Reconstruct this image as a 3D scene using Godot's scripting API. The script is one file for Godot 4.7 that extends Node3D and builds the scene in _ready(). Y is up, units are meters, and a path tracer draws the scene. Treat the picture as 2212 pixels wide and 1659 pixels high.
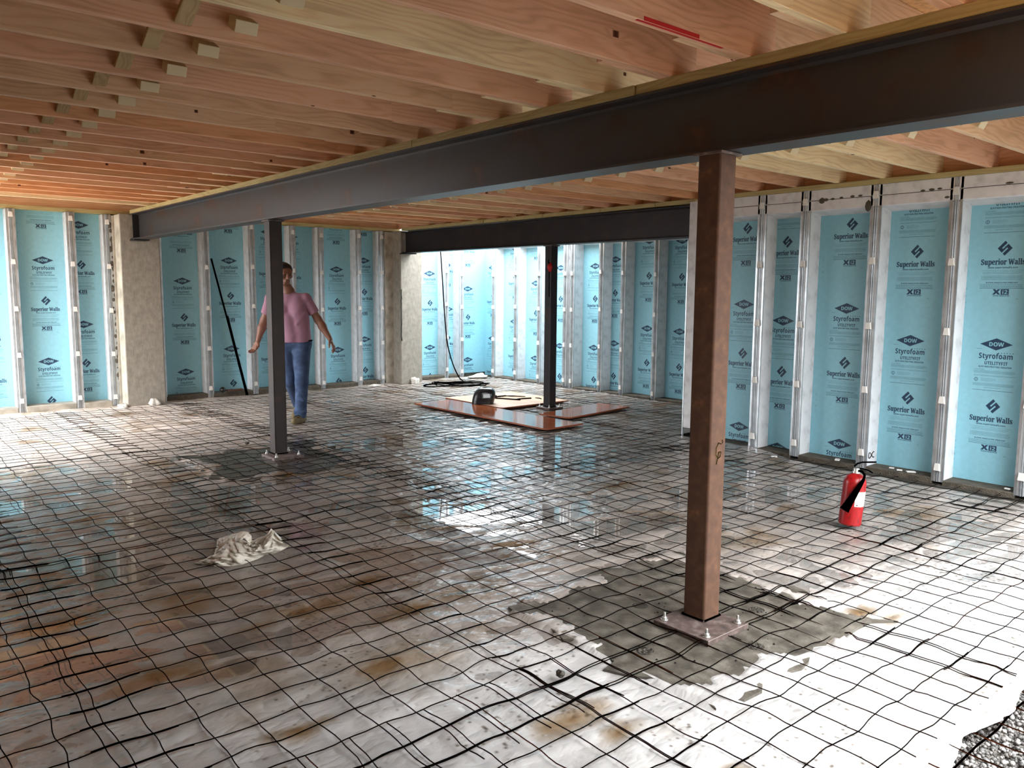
extends Node3D

# ---------------------------------------------------------------- geometry helpers
class MB:
	var v := PackedVector3Array()
	var n := PackedVector3Array()
	var t := PackedVector2Array()
	var t2 := PackedVector2Array()
	var ix := PackedInt32Array()
	var ax := 0
	var us := Vector2(1, 1)
	var uo := Vector2.ZERO

	func uvof(p: Vector3, nn: Vector3) -> Vector2:
		var a := nn.abs()
		var dom := 0
		if a.y > a.x: dom = 1
		if a.z > a[dom]: dom = 2
		var g := ax
		if dom == ax: g = (ax + 1) % 3
		var o := 3 - g - dom
		return Vector2(p[g] * us.x + uo.x, p[o] * us.y + uo.y)

	func poly(pts: Array, nn := Vector3.ZERO) -> void:
		# counter-clockwise seen from outside
		if nn == Vector3.ZERO:
			nn = (pts[1] - pts[0]).cross(pts[2] - pts[0]).normalized()
			if nn == Vector3.ZERO and pts.size() > 3: nn = (pts[2] - pts[0]).cross(pts[3] - pts[0]).normalized()
		var b := v.size()
		for p in pts:
			v.append(p); n.append(nn); t.append(uvof(p, nn))
		for i in range(1, pts.size() - 1):
			ix.append(b); ix.append(b + i + 1); ix.append(b + i)

	func quad(a: Vector3, b: Vector3, c: Vector3, d: Vector3) -> void:
		poly([a, b, c, d])

	func cbox(lo: Vector3, hi: Vector3, ch := 0.0, xf := Transform3D.IDENTITY) -> void:
		var c := (lo + hi) * 0.5
		var h := (hi - lo) * 0.5
		if ch <= 0.0:
			for k in 3:
				for s in [-1.0, 1.0]:
					var i := (k + 1) % 3
					var j := (k + 2) % 3
					var q := []
					for w in [[-1, -1], [1, -1], [1, 1], [-1, 1]]:
						var p := Vector3.ZERO
						p[k] = s * h[k]; p[i] = w[0] * h[i]; p[j] = w[1] * h[j]
						q.append(xf * (c + p))
					if s < 0: q.reverse()
					poly(q)
			return
		var e := h - Vector3(ch, ch, ch)
		for k in 3:
			var i := (k + 1) % 3
			var j := (k + 2) % 3
			for s in [-1.0, 1.0]:
				var q := []
				for w in [[-1, -1], [1, -1], [1, 1], [-1, 1]]:
					var p := Vector3.ZERO
					p[k] = s * h[k]; p[i] = w[0] * e[i]; p[j] = w[1] * e[j]
					q.append(xf * (c + p))
				if s < 0: q.reverse()
				poly(q)
			# edges running along k
			for w in [[-1, -1], [1, -1], [1, 1], [-1, 1]]:
				var a0 := Vector3.ZERO; var a1 := Vector3.ZERO
				a0[i] = w[0] * h[i]; a0[j] = w[1] * e[j]
				a1[i] = w[0] * e[i]; a1[j] = w[1] * h[j]
				var kk := Vector3.ZERO; kk[k] = e[k]
				var q := [xf * (c + a0 - kk), xf * (c + a0 + kk), xf * (c + a1 + kk), xf * (c + a1 - kk)]
				var out := Vector3.ZERO
				out[i] = w[0]; out[j] = w[1]
				if (q[1] - q[0]).cross(q[2] - q[0]).dot(xf.basis * out) < 0: q.reverse()
				poly(q)
		for sx in [-1.0, 1.0]:
			for sy in [-1.0, 1.0]:
				for sz in [-1.0, 1.0]:
					var s := Vector3(sx, sy, sz)
					var q := [xf * (c + s * Vector3(h.x, e.y, e.z)), xf * (c + s * Vector3(e.x, h.y, e.z)), xf * (c + s * Vector3(e.x, e.y, h.z))]
					if (q[1] - q[0]).cross(q[2] - q[0]).dot(xf.basis * s) < 0: q.reverse()
					poly(q)

	func tube(pts: PackedVector3Array, rad, sides := 8, caps := true, up := Vector3.UP) -> void:
		# smooth round tube along a path; rad is a number or an array
		var m := pts.size()
		var b := v.size()
		var s0 := Vector3.ZERO
		for i in m:
			var d := (pts[mini(i + 1, m - 1)] - pts[maxi(i - 1, 0)]).normalized()
			var s := d.cross(up) if i == 0 else s0 - d * s0.dot(d)
			if s.length() < 1e-4: s = d.cross(Vector3(0.3, 0.2, 1))
			s = s.normalized(); s0 = s
			var w := s.cross(d)
			var r: float = rad[i] if rad is Array else rad
			for k in sides:
				var a := TAU * k / sides
				var nn := s * cos(a) + w * sin(a)
				v.append(pts[i] + nn * r); n.append(nn); t.append(Vector2(i * us.x * 0.05, float(k) / sides))
		for i in m - 1:
			for k in sides:
				var p0 := b + i * sides + k
				var p1 := b + i * sides + (k + 1) % sides
				ix.append_array([p0, p0 + sides, p1, p1, p0 + sides, p1 + sides])
		if caps:
			for e in [0, m - 1]:
				var q := []
				for k in sides: q.append(v[b + e * sides + k])
				var dd := (pts[1] - pts[0]) * -1.0 if e == 0 else pts[m - 1] - pts[m - 2]
				if (q[1] - q[0]).cross(q[2] - q[0]).dot(dd) < 0: q.reverse()
				poly(q, dd.normalized())

	func grid(rows: Array, uvs := [], closed := false) -> void:
		# rows of equal length; smooth normals
		var b := v.size()
		var R := rows.size(); var C: int = rows[0].size()
		for i in R:
			for j in C:
				var p: Vector3 = rows[i][j]
				var j0 := (j - 1 + C) % C if closed else maxi(j - 1, 0)
				var j1 := (j + 1) % C if closed else mini(j + 1, C - 1)
				var du: Vector3 = rows[i][j1] - rows[i][j0]
				var dv: Vector3 = rows[mini(i + 1, R - 1)][j] - rows[maxi(i - 1, 0)][j]
				var nn := du.cross(dv)
				if nn.length() < 1e-12:
					nn = (rows[mini(i + 2, R - 1)][j] - rows[maxi(i - 2, 0)][j]).cross(Vector3(0.01, 0.02, 0.03))
				v.append(p); n.append(nn.normalized())
				t.append(uvs[i][j] if uvs.size() else Vector2(float(j) / maxi(1, C - 1), float(i) / maxi(1, R - 1)))
		for i in R - 1:
			for j in (C if closed else C - 1):
				var p0 := b + i * C + j
				var p1 := b + i * C + (j + 1) % C
				ix.append_array([p0, p0 + C, p1, p1, p0 + C, p1 + C])

	func lathe(prof: Array, segs := 24, xf := Transform3D.IDENTITY) -> void:
		# prof: Vector2(radius, height) from bottom to top
		var rows := []
		for p in prof:
			var row := []
			for k in segs:
				var a := -TAU * k / segs
				row.append(xf * Vector3(cos(a) * p.x, p.y, sin(a) * p.x))
			rows.append(row)
		grid(rows, [], true)

	func extrude(prof: Array, dir: Vector3, closed := true, ends := true) -> void:
		# prof: 3D points of a flat outline, extruded along dir, flat shaded
		var m := prof.size()
		var cen := Vector3.ZERO
		for p in prof: cen += p / m
		for i in (m if closed else m - 1):
			var a: Vector3 = prof[i]; var c: Vector3 = prof[(i + 1) % m]
			poly([a, c, c + dir, a + dir])
		if ends:
			var tri := Geometry2D.triangulate_polygon(_flat(prof, dir))
			for e in 2:
				for i in range(0, tri.size(), 3):
					var q := []
					for j in 3: q.append(prof[tri[i + j]] + dir * e)
					var want := dir * (1.0 if e == 1 else -1.0)
					if (q[1] - q[0]).cross(q[2] - q[0]).dot(want) < 0: q.reverse()
					poly(q)

	func _flat(prof: Array, dir: Vector3) -> PackedVector2Array:
		var d := dir.normalized()
		var a := d.cross(Vector3.UP if absf(d.y) < 0.9 else Vector3.RIGHT).normalized()
		var b := d.cross(a)
		var o := PackedVector2Array()
		for p in prof: o.append(Vector2(p.dot(a), p.dot(b)))
		return o

	func mesh() -> ArrayMesh:
		var arr := []
		arr.resize(Mesh.ARRAY_MAX)
		arr[Mesh.ARRAY_VERTEX] = v; arr[Mesh.ARRAY_NORMAL] = n; arr[Mesh.ARRAY_TEX_UV] = t; arr[Mesh.ARRAY_INDEX] = ix
		if t2.size() == v.size() and v.size(): arr[Mesh.ARRAY_TEX_UV2] = t2
		var m := ArrayMesh.new()
		if v.size(): m.add_surface_from_arrays(Mesh.PRIMITIVE_TRIANGLES, arr)
		return m

var M := {}
var rng := RandomNumberGenerator.new()

func rf(a: float, b: float) -> float: return rng.randf_range(a, b)

func numbered(called: String, parent: Node) -> String:
	if not parent.has_node(called): return called
	var k := 1
	while parent.has_node("%s_%03d" % [called, k]): k += 1
	return "%s_%03d" % [called, k]

var counts := {}
func part(called: String, mesh, material: Material, parent: Node = self) -> MeshInstance3D:
	var o := MeshInstance3D.new()
	var key := str(parent.get_instance_id()) + called
	var k: int = counts.get(key, 0)
	counts[key] = k + 1
	o.name = called if k == 0 else "%s_%03d" % [called, k]
	o.mesh = mesh.mesh() if mesh is MB else mesh
	o.material_override = material
	o.cast_shadow = GeometryInstance3D.SHADOW_CASTING_SETTING_ON
	parent.add_child(o, true)
	return o

func base(called: String, at := Vector3.ZERO, turn := 0.0) -> Node3D:
	var o := Node3D.new()
	var k: int = counts.get(called, 0)
	counts[called] = k + 1
	o.name = called if k == 0 else "%s_%03d" % [called, k]
	o.position = at; o.rotation.y = turn
	add_child(o, true)
	return o

func tag(o: Node, label: String, category: String, group := "", kind := "") -> Node:
	o.set_meta("label", label)
	if category: o.set_meta("category", category)
	if group: o.set_meta("group", group)
	if kind: o.set_meta("kind", kind)
	return o

func struct(o: Node, label := "") -> Node:
	o.set_meta("kind", "structure")
	if label: o.set_meta("label", label)
	return o

# ---------------------------------------------------------------- materials
func noise(freq: float, octaves := 4, seed_ := 1, kind := FastNoiseLite.TYPE_SIMPLEX_SMOOTH, fr := FastNoiseLite.FRACTAL_FBM) -> FastNoiseLite:
	var z := FastNoiseLite.new()
	z.noise_type = kind; z.frequency = freq; z.seed = seed_
	z.fractal_type = fr; z.fractal_octaves = octaves
	return z

func ntex(z: FastNoiseLite, size: int, stops: Array, normal := false) -> NoiseTexture2D:
	var x := NoiseTexture2D.new()
	x.width = size; x.height = size; x.seamless = true; x.noise = z
	if stops.size():
		var g := Gradient.new()
		var off := PackedFloat32Array(); var col := PackedColorArray()
		for s in stops: off.append(s[0]); col.append(s[1])
		g.offsets = off; g.colors = col
		x.color_ramp = g
	return x

func mat(col: Color, rough: float, metal := 0.0, tex: Texture2D = null) -> StandardMaterial3D:
	var m := StandardMaterial3D.new()
	m.albedo_color = col; m.roughness = rough; m.metallic = metal
	if tex: m.albedo_texture = tex
	return m

func tri(m: StandardMaterial3D, size: float, world := true) -> StandardMaterial3D:
	m.uv1_triplanar = true; m.uv1_world_triplanar = world
	m.uv1_scale = Vector3.ONE / size
	return m

func bump(m: StandardMaterial3D, tex: Texture2D, cm: float) -> StandardMaterial3D:
	m.heightmap_enabled = true; m.heightmap_texture = tex; m.heightmap_scale = cm
	return m

func g(a: float) -> Color: return Color(a, a, a)

func wood_image(seed_: int, knots: Array) -> ImageTexture:
	var W := 1024; var H := 192
	var n1 := noise(0.004, 3, seed_)
	var n2 := noise(0.05, 3, seed_ + 7)
	var img := Image.create(W, H, false, Image.FORMAT_RGB8)
	for y in H:
		for x in W:
			var val := y * 0.036 + 2.6 * n1.get_noise_2d(x * 0.55, y * 1.6)
			var core := 0.0
			for k in knots:
				var dx: float = (x - k[0]) / (k[2] * 0.55)
				var dy: float = (y - k[1]) / k[2]
				var d2 := dx * dx * 0.08 + dy * dy
				if d2 < 9.0: val += 1.5 * exp(-d2)
				var dd := dx * dx + dy * dy
				if dd < 1.0: core = maxf(core, 1.0 - dd * 0.55)
			var ring := 0.5 + 0.5 * sin(val * TAU)
			var fine := n2.get_noise_2d(x * 0.25, y * 7.0)
			var k2 := 1.0 - 0.065 * ring * ring - 0.06 * fine
			var big := n1.get_noise_2d(x * 0.8 + 900, y * 0.6)
			k2 += 0.10 * big
			var c := Color(k2, k2 * (0.99 - 0.03 * ring), k2 * (0.98 - 0.06 * ring))
			if core > 0.0: c = c.lerp(Color(0.34, 0.20, 0.11), minf(1.0, core * 1.1))
			img.set_pixel(x, y, c)
	return ImageTexture.create_from_image(img)

# ---------------------------------------------------------------- the print on the foam panels
var glyph_cache := {}
func font_rid(face: String, bold: bool) -> RID:
	var f := SystemFont.new()
	f.font_names = PackedStringArray([face]); f.font_weight = 700 if bold else 400
	glyph_cache["f" + face + str(bold)] = f
	return f.get_rids()[0]

func draw_text(img: Image, text: String, cx: float, cy: float, high: float, wide: float, rid: RID, col: Color) -> void:
	# text centred at cx, cy; capital height and overall width in pixels
	var ts = TextServerManager.get_primary_interface()
	var sz := Vector2i(64, 0)
	var pen := 0.0
	var put := []
	for ch in text:
		var gi: int = ts.font_get_glyph_index(rid, 64, ch.unicode_at(0), 0)
		ts.font_render_glyph(rid, sz, gi)
		put.append([gi, pen])
		pen += ts.font_get_glyph_advance(rid, 64, gi).x
	var sx := wide / pen
	var sy := high / 47.0
	var atlas := {}
	for p in put:
		var gi: int = p[0]
		var uvr: Rect2 = ts.font_get_glyph_uv_rect(rid, sz, gi)
		var ti: int = ts.font_get_glyph_texture_idx(rid, sz, gi)
		if ti < 0: continue
		if not atlas.has(ti): atlas[ti] = ts.font_get_texture_image(rid, sz, ti)
		var at: Image = atlas[ti]
		var off: Vector2 = ts.font_get_glyph_offset(rid, sz, gi)
		var x0: float = cx - wide / 2 + (p[1] + off.x) * sx
		var y0: float = cy + high / 2 + off.y * sy
		for yy in range(int(y0), int(y0 + uvr.size.y * sy) + 1):
			for xx in range(int(x0), int(x0 + uvr.size.x * sx) + 1):
				if xx < 0 or yy < 0 or xx >= img.get_width() or yy >= img.get_height(): continue
				var a := 0.0
				for k in 4:
					var gx := (xx + 0.25 + 0.5 * (k % 2) - x0) / sx
					var gy := (yy + 0.25 + 0.5 * (k / 2) - y0) / sy
					if gx < 0 or gy < 0 or gx >= uvr.size.x or gy >= uvr.size.y: continue
					a += 0.25 * at.get_pixel(int(uvr.position.x + gx), int(uvr.position.y + gy)).a
				if a > 0.02: img.set_pixel(xx, yy, img.get_pixel(xx, yy).lerp(col, a))

func small_print(img: Image, x0: int, x1: int, y0: int, lines: int, pitch: int, col: Color, strength: float) -> void:
	# lines of type too small to read
	for l in lines:
		var x := x0
		var y := y0 + l * pitch
		var stop := x1 - (rng.randi() % 30 if l == lines - 1 else rng.randi() % 6)
		while x < stop:
			var w := 3 + rng.randi() % 9
			for xx in range(x, mini(x + w, stop)):
				for yy in [y, y + 1]:
					img.set_pixel(xx, yy, img.get_pixel(xx, yy).lerp(col, strength * rf(0.6, 1.0)))
			x += w + 2

func panel_image() -> ImageTexture:
	var W := 512; var H := 1044
	var blue := Color(0.54, 0.765, 0.83)
	var ink := Color(0.10, 0.22, 0.33)
	var img := Image.create(W, H, false, Image.FORMAT_RGB8)
	img.fill(blue)
	var z := noise(0.02, 4, 3)
	for y in H:
		for x in W:
			var k := 1.0 + 0.03 * z.get_noise_2d(x, y)
			img.set_pixel(x, y, Color(blue.r * k, blue.g * k, blue.b * k))
	var sans := font_rid("Droid Sans", true)
	var serif := font_rid("Droid Serif", true)
	var cx := 256.0
	var sw := 300.0      # row of the large name; rows run downward, 0.84 px = 1 mm
	# square S emblem, turned 45 degrees
	for y in range(-48, 49):
		for x in range(-44, 45):
			var a := (x + y * 0.92) / 44.0
			var b := (-x + y * 0.92) / 44.0
			if absf(a) > 1.0 or absf(b) > 1.0: continue
			if b > 0.17 and b < 0.45 and a > -0.38: continue
			if b < -0.17 and b > -0.45 and a < 0.38: continue
			img.set_pixel(int(cx) - x + 8, int(sw) - 88 + y, ink)
	draw_text(img, "Superior Walls", cx, sw, 37, 262, serif, ink)
	draw_text(img, "Superior Walls", cx + 2, sw, 37, 262, serif, ink)
	draw_text(img, "www.superiorwalls.com", cx + 4, sw + 37, 11, 178, sans, ink)
	for x in range(128, 388):
		img.set_pixel(x, int(sw) + 56, ink.lerp(blue, 0.35)); img.set_pixel(x, int(sw) + 171, ink); img.set_pixel(x, int(sw) + 172, ink)
	small_print(img, 140, 372, int(sw) + 66, 2, 9, ink, 0.6)
	small_print(img, 134, 380, int(sw) + 92, 5, 6, ink, 0.6)
	draw_text(img, "R-FIVE INSULATED PRECAST", cx + 4, sw + 136, 8, 190, sans, ink)
	small_print(img, 130, 386, int(sw) + 146, 4, 6, ink, 0.75)
	draw_text(img, "X", cx - 26, sw + 196, 36, 44, sans, ink)
	draw_text(img, "X", cx - 22, sw + 196, 36, 44, sans, ink)
	for y in range(-18, 19):
		for x in range(2, 50): img.set_pixel(int(cx) + x, int(sw) + 196 + y, ink)
	draw_text(img, "i2", cx + 26, sw + 197, 25, 34, sans, blue)
	draw_text(img, "R-FIVE INSULATED", cx + 6, sw + 222, 8, 98, sans, ink)
	small_print(img, 352, 384, int(sw) + 240, 1, 6, ink, 0.8)
	# lozenge with the maker's name
	var dy := 842.0
	for y in range(-40, 41):
		for x in range(-98, 99):
			if absf(x) / 98.0 + absf(y) / 40.0 <= 1.0: img.set_pixel(int(cx) + x, int(dy) + y, ink)
	draw_text(img, "DOW", cx, dy, 27, 92, sans, blue)
	draw_text(img, "DOW", cx + 1, dy, 27, 92, sans, blue)
	small_print(img, 138, 172, int(dy) + 32, 1, 6, ink, 0.9)
	draw_text(img, "Styrofoam", cx + 2, dy + 79, 36, 208, sans, ink)
	for k in 6:
		for y in 5:
			for x in 5: img.set_pixel(272 + k * 17 + x, int(dy) + 55 + y, ink)
	draw_text(img, "UTILITYFIT", cx + 6, dy + 127, 22, 142, sans, ink)
	draw_text(img, "XL-PLY NON-STRUCTURAL INSULATION", cx + 2, dy + 152, 11, 200, sans, ink)
	var y2 := int(dy) + 170
	small_print(img, 132, 216, y2, 1, 6, ink, 0.9)
	small_print(img, 132, 384, y2 + 9, 4, 5, ink, 0.6)
	small_print(img, 132, 384, 7, 2, 5, ink, 0.6)
	for y in range(-13, 14):
		for x in range(-13, 14):
			var r := sqrt(x * x + y * y)
			if (r > 9 and r < 12.5) or (absi(x) < 2 and r < 8): img.set_pixel(148 + x, 38 + y, ink.lerp(blue, 0.3))
	small_print(img, 178, 270, 28, 4, 6, ink, 0.45)
	small_print(img, 130, 384, 62, 4, 5, ink, 0.6)
	small_print(img, 200, 310, 90, 1, 5, ink, 0.8)
	for x in range(130, 376): img.set_pixel(x, 108, ink); img.set_pixel(x, 109, ink)
	# row of figures near the left edge
	for q in [[470, 0.5], [520, 0.6], [560, 0.5], [600, 0.7]]:
		small_print(img, 44, 52, q[0], 4, 4, ink, 0.5)
	return ImageTexture.create_from_image(img)

const PERIOD := 1.243
const SW_V := 300.0 / 1044.0

func build_materials() -> void:
	var wk := [[[180, 60, 10], [860, 50, 7]], [[330, 120, 8]], [[610, 100, 11], [930, 140, 5]]]
	var wt := []
	for i in 3: wt.append(wood_image(11 + i * 5, wk[i]))
	var tints := [Color(0.92, 0.745, 0.62), Color(0.90, 0.765, 0.625), Color(0.97, 0.90, 0.735), Color(0.89, 0.715, 0.58), Color(0.91, 0.705, 0.53)]
	var jm := []
	for i in tints.size():
		for k in 3:
			jm.append(mat(tints[i], 0.75, 0.0, wt[k]))
	M.joist = jm
	M.treated = mat(Color(0.70, 0.66, 0.47), 0.8, 0.0, wt[1])
	M.brace = mat(Color(0.74, 0.66, 0.50), 0.8, 0.0, wt[2])
	M.endgrain = mat(Color(0.86, 0.80, 0.66), 0.85)
	M.osb = tri(mat(Color(0.83, 0.62, 0.40), 0.8, 0.0, ntex(noise(0.03, 4, 5, FastNoiseLite.TYPE_CELLULAR), 512, [[0.0, g(0.72)], [0.5, g(0.95)], [1.0, g(1.0)]])), 0.6)
	M.panel = mat(Color(1, 1, 1), 0.5, 0.0, panel_image())
	var foamn := ntex(noise(0.012, 4, 9), 512, [[0.0, g(0.86)], [0.45, g(0.97)], [1.0, g(1.0)]])
	M.foam = tri(mat(Color(0.88, 0.89, 0.90), 0.7, 0.0, foamn), 0.9)
	M.sprayfoam = mat(Color(0.30, 0.29, 0.26), 0.9)
	M.galv = tri(mat(Color(0.80, 0.825, 0.84), 0.30, 0.75, ntex(noise(0.012, 3, 21), 256, [[0.0, g(0.82)], [0.5, g(0.93)], [1.0, g(1.0)]])), 0.5)
	M.clip = mat(Color(0.86, 0.86, 0.84), 0.5)
	var con := ntex(noise(0.01, 5, 31), 512, [[0.0, g(0.72)], [0.5, g(0.9)], [1.0, g(1.0)]])
	var conb := ntex(noise(0.06, 5, 32), 512, [[0.0, g(0.0)], [1.0, g(1.0)]])
	M.concrete = bump(tri(mat(Color(0.70, 0.675, 0.62), 0.85, 0.0, con), 1.1), conb, 0.12)
	# broomed pilaster: upright streaks
	var st := Image.create(512, 512, false, Image.FORMAT_RGB8)
	var z1 := noise(0.02, 4, 41); var z2 := noise(0.25, 2, 42)
	for y in 512:
		for x in 512:
			var k := 0.88 + 0.10 * z1.get_noise_2d(x, y * 0.8) + 0.09 * z2.get_noise_2d(x, y * 0.03)
			st.set_pixel(x, y, Color(k, k, k))
	var stt := ImageTexture.create_from_image(st)
	M.pilaster = bump(tri(mat(Color(0.63, 0.61, 0.565), 0.9, 0.0, stt), 0.8), stt, 0.25)
	M.formed = tri(mat(Color(0.86, 0.84, 0.77), 0.8, 0.0, con), 1.3)
	M.grout = bump(tri(mat(Color(0.36, 0.335, 0.29), 0.9, 0.0, con), 0.5), conb, 0.5)
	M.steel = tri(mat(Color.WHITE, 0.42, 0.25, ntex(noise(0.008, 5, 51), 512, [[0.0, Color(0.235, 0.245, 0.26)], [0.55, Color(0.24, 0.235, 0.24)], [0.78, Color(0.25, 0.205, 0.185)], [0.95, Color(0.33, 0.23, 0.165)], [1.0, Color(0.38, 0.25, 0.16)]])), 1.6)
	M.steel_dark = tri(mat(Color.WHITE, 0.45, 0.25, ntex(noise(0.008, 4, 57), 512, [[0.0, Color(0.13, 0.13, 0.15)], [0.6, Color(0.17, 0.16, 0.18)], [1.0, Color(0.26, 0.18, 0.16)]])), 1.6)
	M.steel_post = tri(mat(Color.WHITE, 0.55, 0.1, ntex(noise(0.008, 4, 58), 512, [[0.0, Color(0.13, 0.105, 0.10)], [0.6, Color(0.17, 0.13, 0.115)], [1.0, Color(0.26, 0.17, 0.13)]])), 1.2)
	M.rust = bump(tri(mat(Color.WHITE, 0.8, 0.0, ntex(noise(0.012, 5, 61), 512, [[0.0, Color(0.27, 0.175, 0.115)], [0.5, Color(0.31, 0.205, 0.135)], [0.8, Color(0.35, 0.235, 0.155)], [1.0, Color(0.47, 0.33, 0.21)]])), 0.5), conb, 0.03)
	M.plate = tri(mat(Color.WHITE, 0.5, 0.3, ntex(noise(0.02, 4, 63), 256, [[0.0, Color(0.28, 0.25, 0.24)], [0.6, Color(0.40, 0.34, 0.32)], [1.0, Color(0.52, 0.48, 0.46)]])), 0.3)
	M.zinc = mat(Color(0.80, 0.81, 0.80), 0.35, 0.8)
	M.wire = tri(mat(Color.WHITE, 0.75, 0.1, ntex(noise(0.02, 4, 71), 256, [[0.0, Color(0.17, 0.115, 0.09)], [0.55, Color(0.24, 0.15, 0.11)], [0.8, Color(0.42, 0.21, 0.12)], [1.0, Color(0.60, 0.28, 0.12)]])), 0.8)
	M.wire_red = tri(mat(Color.WHITE, 0.85, 0.0, ntex(noise(0.02, 4, 72), 256, [[0.0, Color(0.45, 0.22, 0.12)], [0.55, Color(0.62, 0.30, 0.14)], [1.0, Color(0.72, 0.36, 0.15)]])), 0.8)
	M.mud = bump(tri(mat(Color(0.30, 0.275, 0.235), 0.6, 0.0, ntex(noise(0.04, 5, 81), 512, [[0.0, g(0.45)], [0.5, g(0.8)], [1.0, g(1.0)]])), 0.7), conb, 1.2)
	M.gravel_ground = bump(tri(mat(Color(0.62, 0.60, 0.57), 0.75, 0.0, ntex(noise(0.05, 3, 82, FastNoiseLite.TYPE_CELLULAR), 512, [[0.0, g(0.35)], [0.5, g(0.7)], [1.0, g(1.0)]])), 0.5), conb, 2.0)
	M.white_plain = mat(Color(0.86, 0.86, 0.85), 0.6)
	M.black = mat(Color(0.035, 0.035, 0.038), 0.42)
	M.rubber = mat(Color(0.05, 0.05, 0.055), 0.55)
	M.chalk = mat(Color(0.93, 0.80, 0.45), 0.9)
	M.ink = mat(Color(0.08, 0.08, 0.10), 0.7)
	M.red_paint = mat(Color(0.72, 0.10, 0.09), 0.5)
	M.void = mat(Color(0.05, 0.045, 0.04), 0.95)

# ---------------------------------------------------------------- measures (metres; y up; the room's back wall lies towards -z)
const HJ := 2.487          # underside of the floor joists
const ZB := -11.12         # face of the back wall's studs
const XR := 6.83           # face of the right wall's studs
const XA := 8.75           # face of the alcove wall's studs
const DEPTH := 0.19        # stud face to foam panel

func _ready() -> void:
	rng.seed = 20240611
	# camera
	var cam := Camera3D.new()
	cam.name = "camera"
	var yaw := 0.70296; var pitch := -0.1164; var roll := 0.00756
	var f0 := Vector3(sin(yaw), 0, -cos(yaw)); var r0 := Vector3(cos(yaw), 0, sin(yaw))
	var fw := f0 * cos(pitch) + Vector3.UP * sin(pitch)
	var up := Vector3.UP * cos(pitch) - f0 * sin(pitch)
	var rt := r0 * cos(roll) + up * sin(roll)
	var up2 := up * cos(roll) - r0 * sin(roll)
	cam.transform = Transform3D(Basis(rt, up2, -fw), Vector3(0, 1.533, 0))
	cam.fov = 51.08
	cam.near = 0.05; cam.far = 200.0
	add_child(cam)
	cam.current = true
	# overcast sky
	var we := WorldEnvironment.new()
	we.name = "world"
	var env := Environment.new()
	env.background_mode = Environment.BG_SKY
	var sky := Sky.new()
	var sm := ProceduralSkyMaterial.new()
	sm.sky_top_color = Color(0.97, 0.985, 1.0)
	sm.sky_horizon_color = Color(0.62, 0.625, 0.635)
	sm.sky_curve = 0.6   # an overcast sky, three times brighter overhead than at the horizon
	sm.ground_bottom_color = Color(0.36, 0.35, 0.33)
	sm.ground_horizon_color = Color(0.5, 0.5, 0.5)
	sm.sky_energy_multiplier = 1.0
	sm.sun_angle_max = 0.0
	sky.sky_material = sm
	env.sky = sky
	env.background_energy_multiplier = 1.0
	env.tonemap_mode = Environment.TONE_MAPPER_LINEAR
	env.tonemap_exposure = 23.5
	env.sdfgi_enabled = true
	env.ssao_enabled = true
	env.ssil_enabled = true
	we.environment = env
	add_child(we)

	build_materials()
	build_shell()
	build_ceiling()
	build_steel()
	build_floor()
	build_mesh()
	build_things()
	build_person()

# ---------------------------------------------------------------- walls
# a wall frame: o = origin on the stud face at floor level, u = along the wall to the viewer's right, d = into the wall
func wall_pt(w: Dictionary, a: float, y: float, dd: float) -> Vector3:
	return w.o + w.u * a + Vector3(0, y, 0) + w.d * dd

func wbox(b: MB, w: Dictionary, a0: float, a1: float, y0: float, y1: float, d0: float, d1: float, ch := 0.0) -> void:
	var p := wall_pt(w, a0, y0, d0); var q := wall_pt(w, a1, y1, d1)
	b.cbox(Vector3(minf(p.x, q.x), minf(p.y, q.y), minf(p.z, q.z)), Vector3(maxf(p.x, q.x), maxf(p.y, q.y), maxf(p.z, q.z)), ch)

var strip_meshes := {}
func add_stud(w: Dictionary, a: float, y0: float, y1: float, clips: Array, wide := 0.102) -> Node3D:
	var b := MB.new()
	wbox(b, w, a - wide * 0.5 + 0.004, a + wide * 0.5 - 0.004, y0, y1 - 0.19 if w.band else y1, 0.004, DEPTH + 0.01, 0.004)
	var stud := part("stud", b, M.foam, w.node)
	# ribbed steel nailing strip
	var pr := [[-0.5, 0.012], [-0.5, 0.0], [-0.30, 0.0], [-0.27, 0.006], [-0.22, 0.006], [-0.19, 0.0], [-0.155, -0.007], [-0.12, 0.0], [-0.09, 0.007], [-0.06, 0.0], [0.0, -0.009], [0.06, 0.0], [0.09, 0.007], [0.12, 0.0], [0.155, -0.007], [0.19, 0.0], [0.22, 0.006], [0.27, 0.006], [0.30, 0.0], [0.5, 0.0], [0.5, 0.012]]
	var s := MB.new()
	var prof := []
	for p in pr: prof.append(wall_pt(w, a + p[0] * wide * 0.94, y0, p[1]))
	s.extrude(prof, Vector3(0, y1 - y0, 0), false, false)
	part("metal_strip", s, M.galv, stud)
	for cy in clips:
		if cy > y1 - 0.05: continue
		var c := MB.new()
		var lo := []; var hi := []
		for q in [[-0.027, 0.0], [0.027, 0.0], [0.019, 0.062], [-0.019, 0.062]]:
			lo.append(wall_pt(w, a + q[0], cy + q[1] - 0.03, -0.006))
			hi.append(wall_pt(w, a + q[0] * 0.8, cy + q[1] * 0.9 - 0.025, -0.026))
		c.poly(hi)
		for k in 4: c.quad(lo[k], lo[(k + 1) % 4], hi[(k + 1) % 4], hi[k])
		part("clip", c, M.clip, stud)
	return stud

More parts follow.
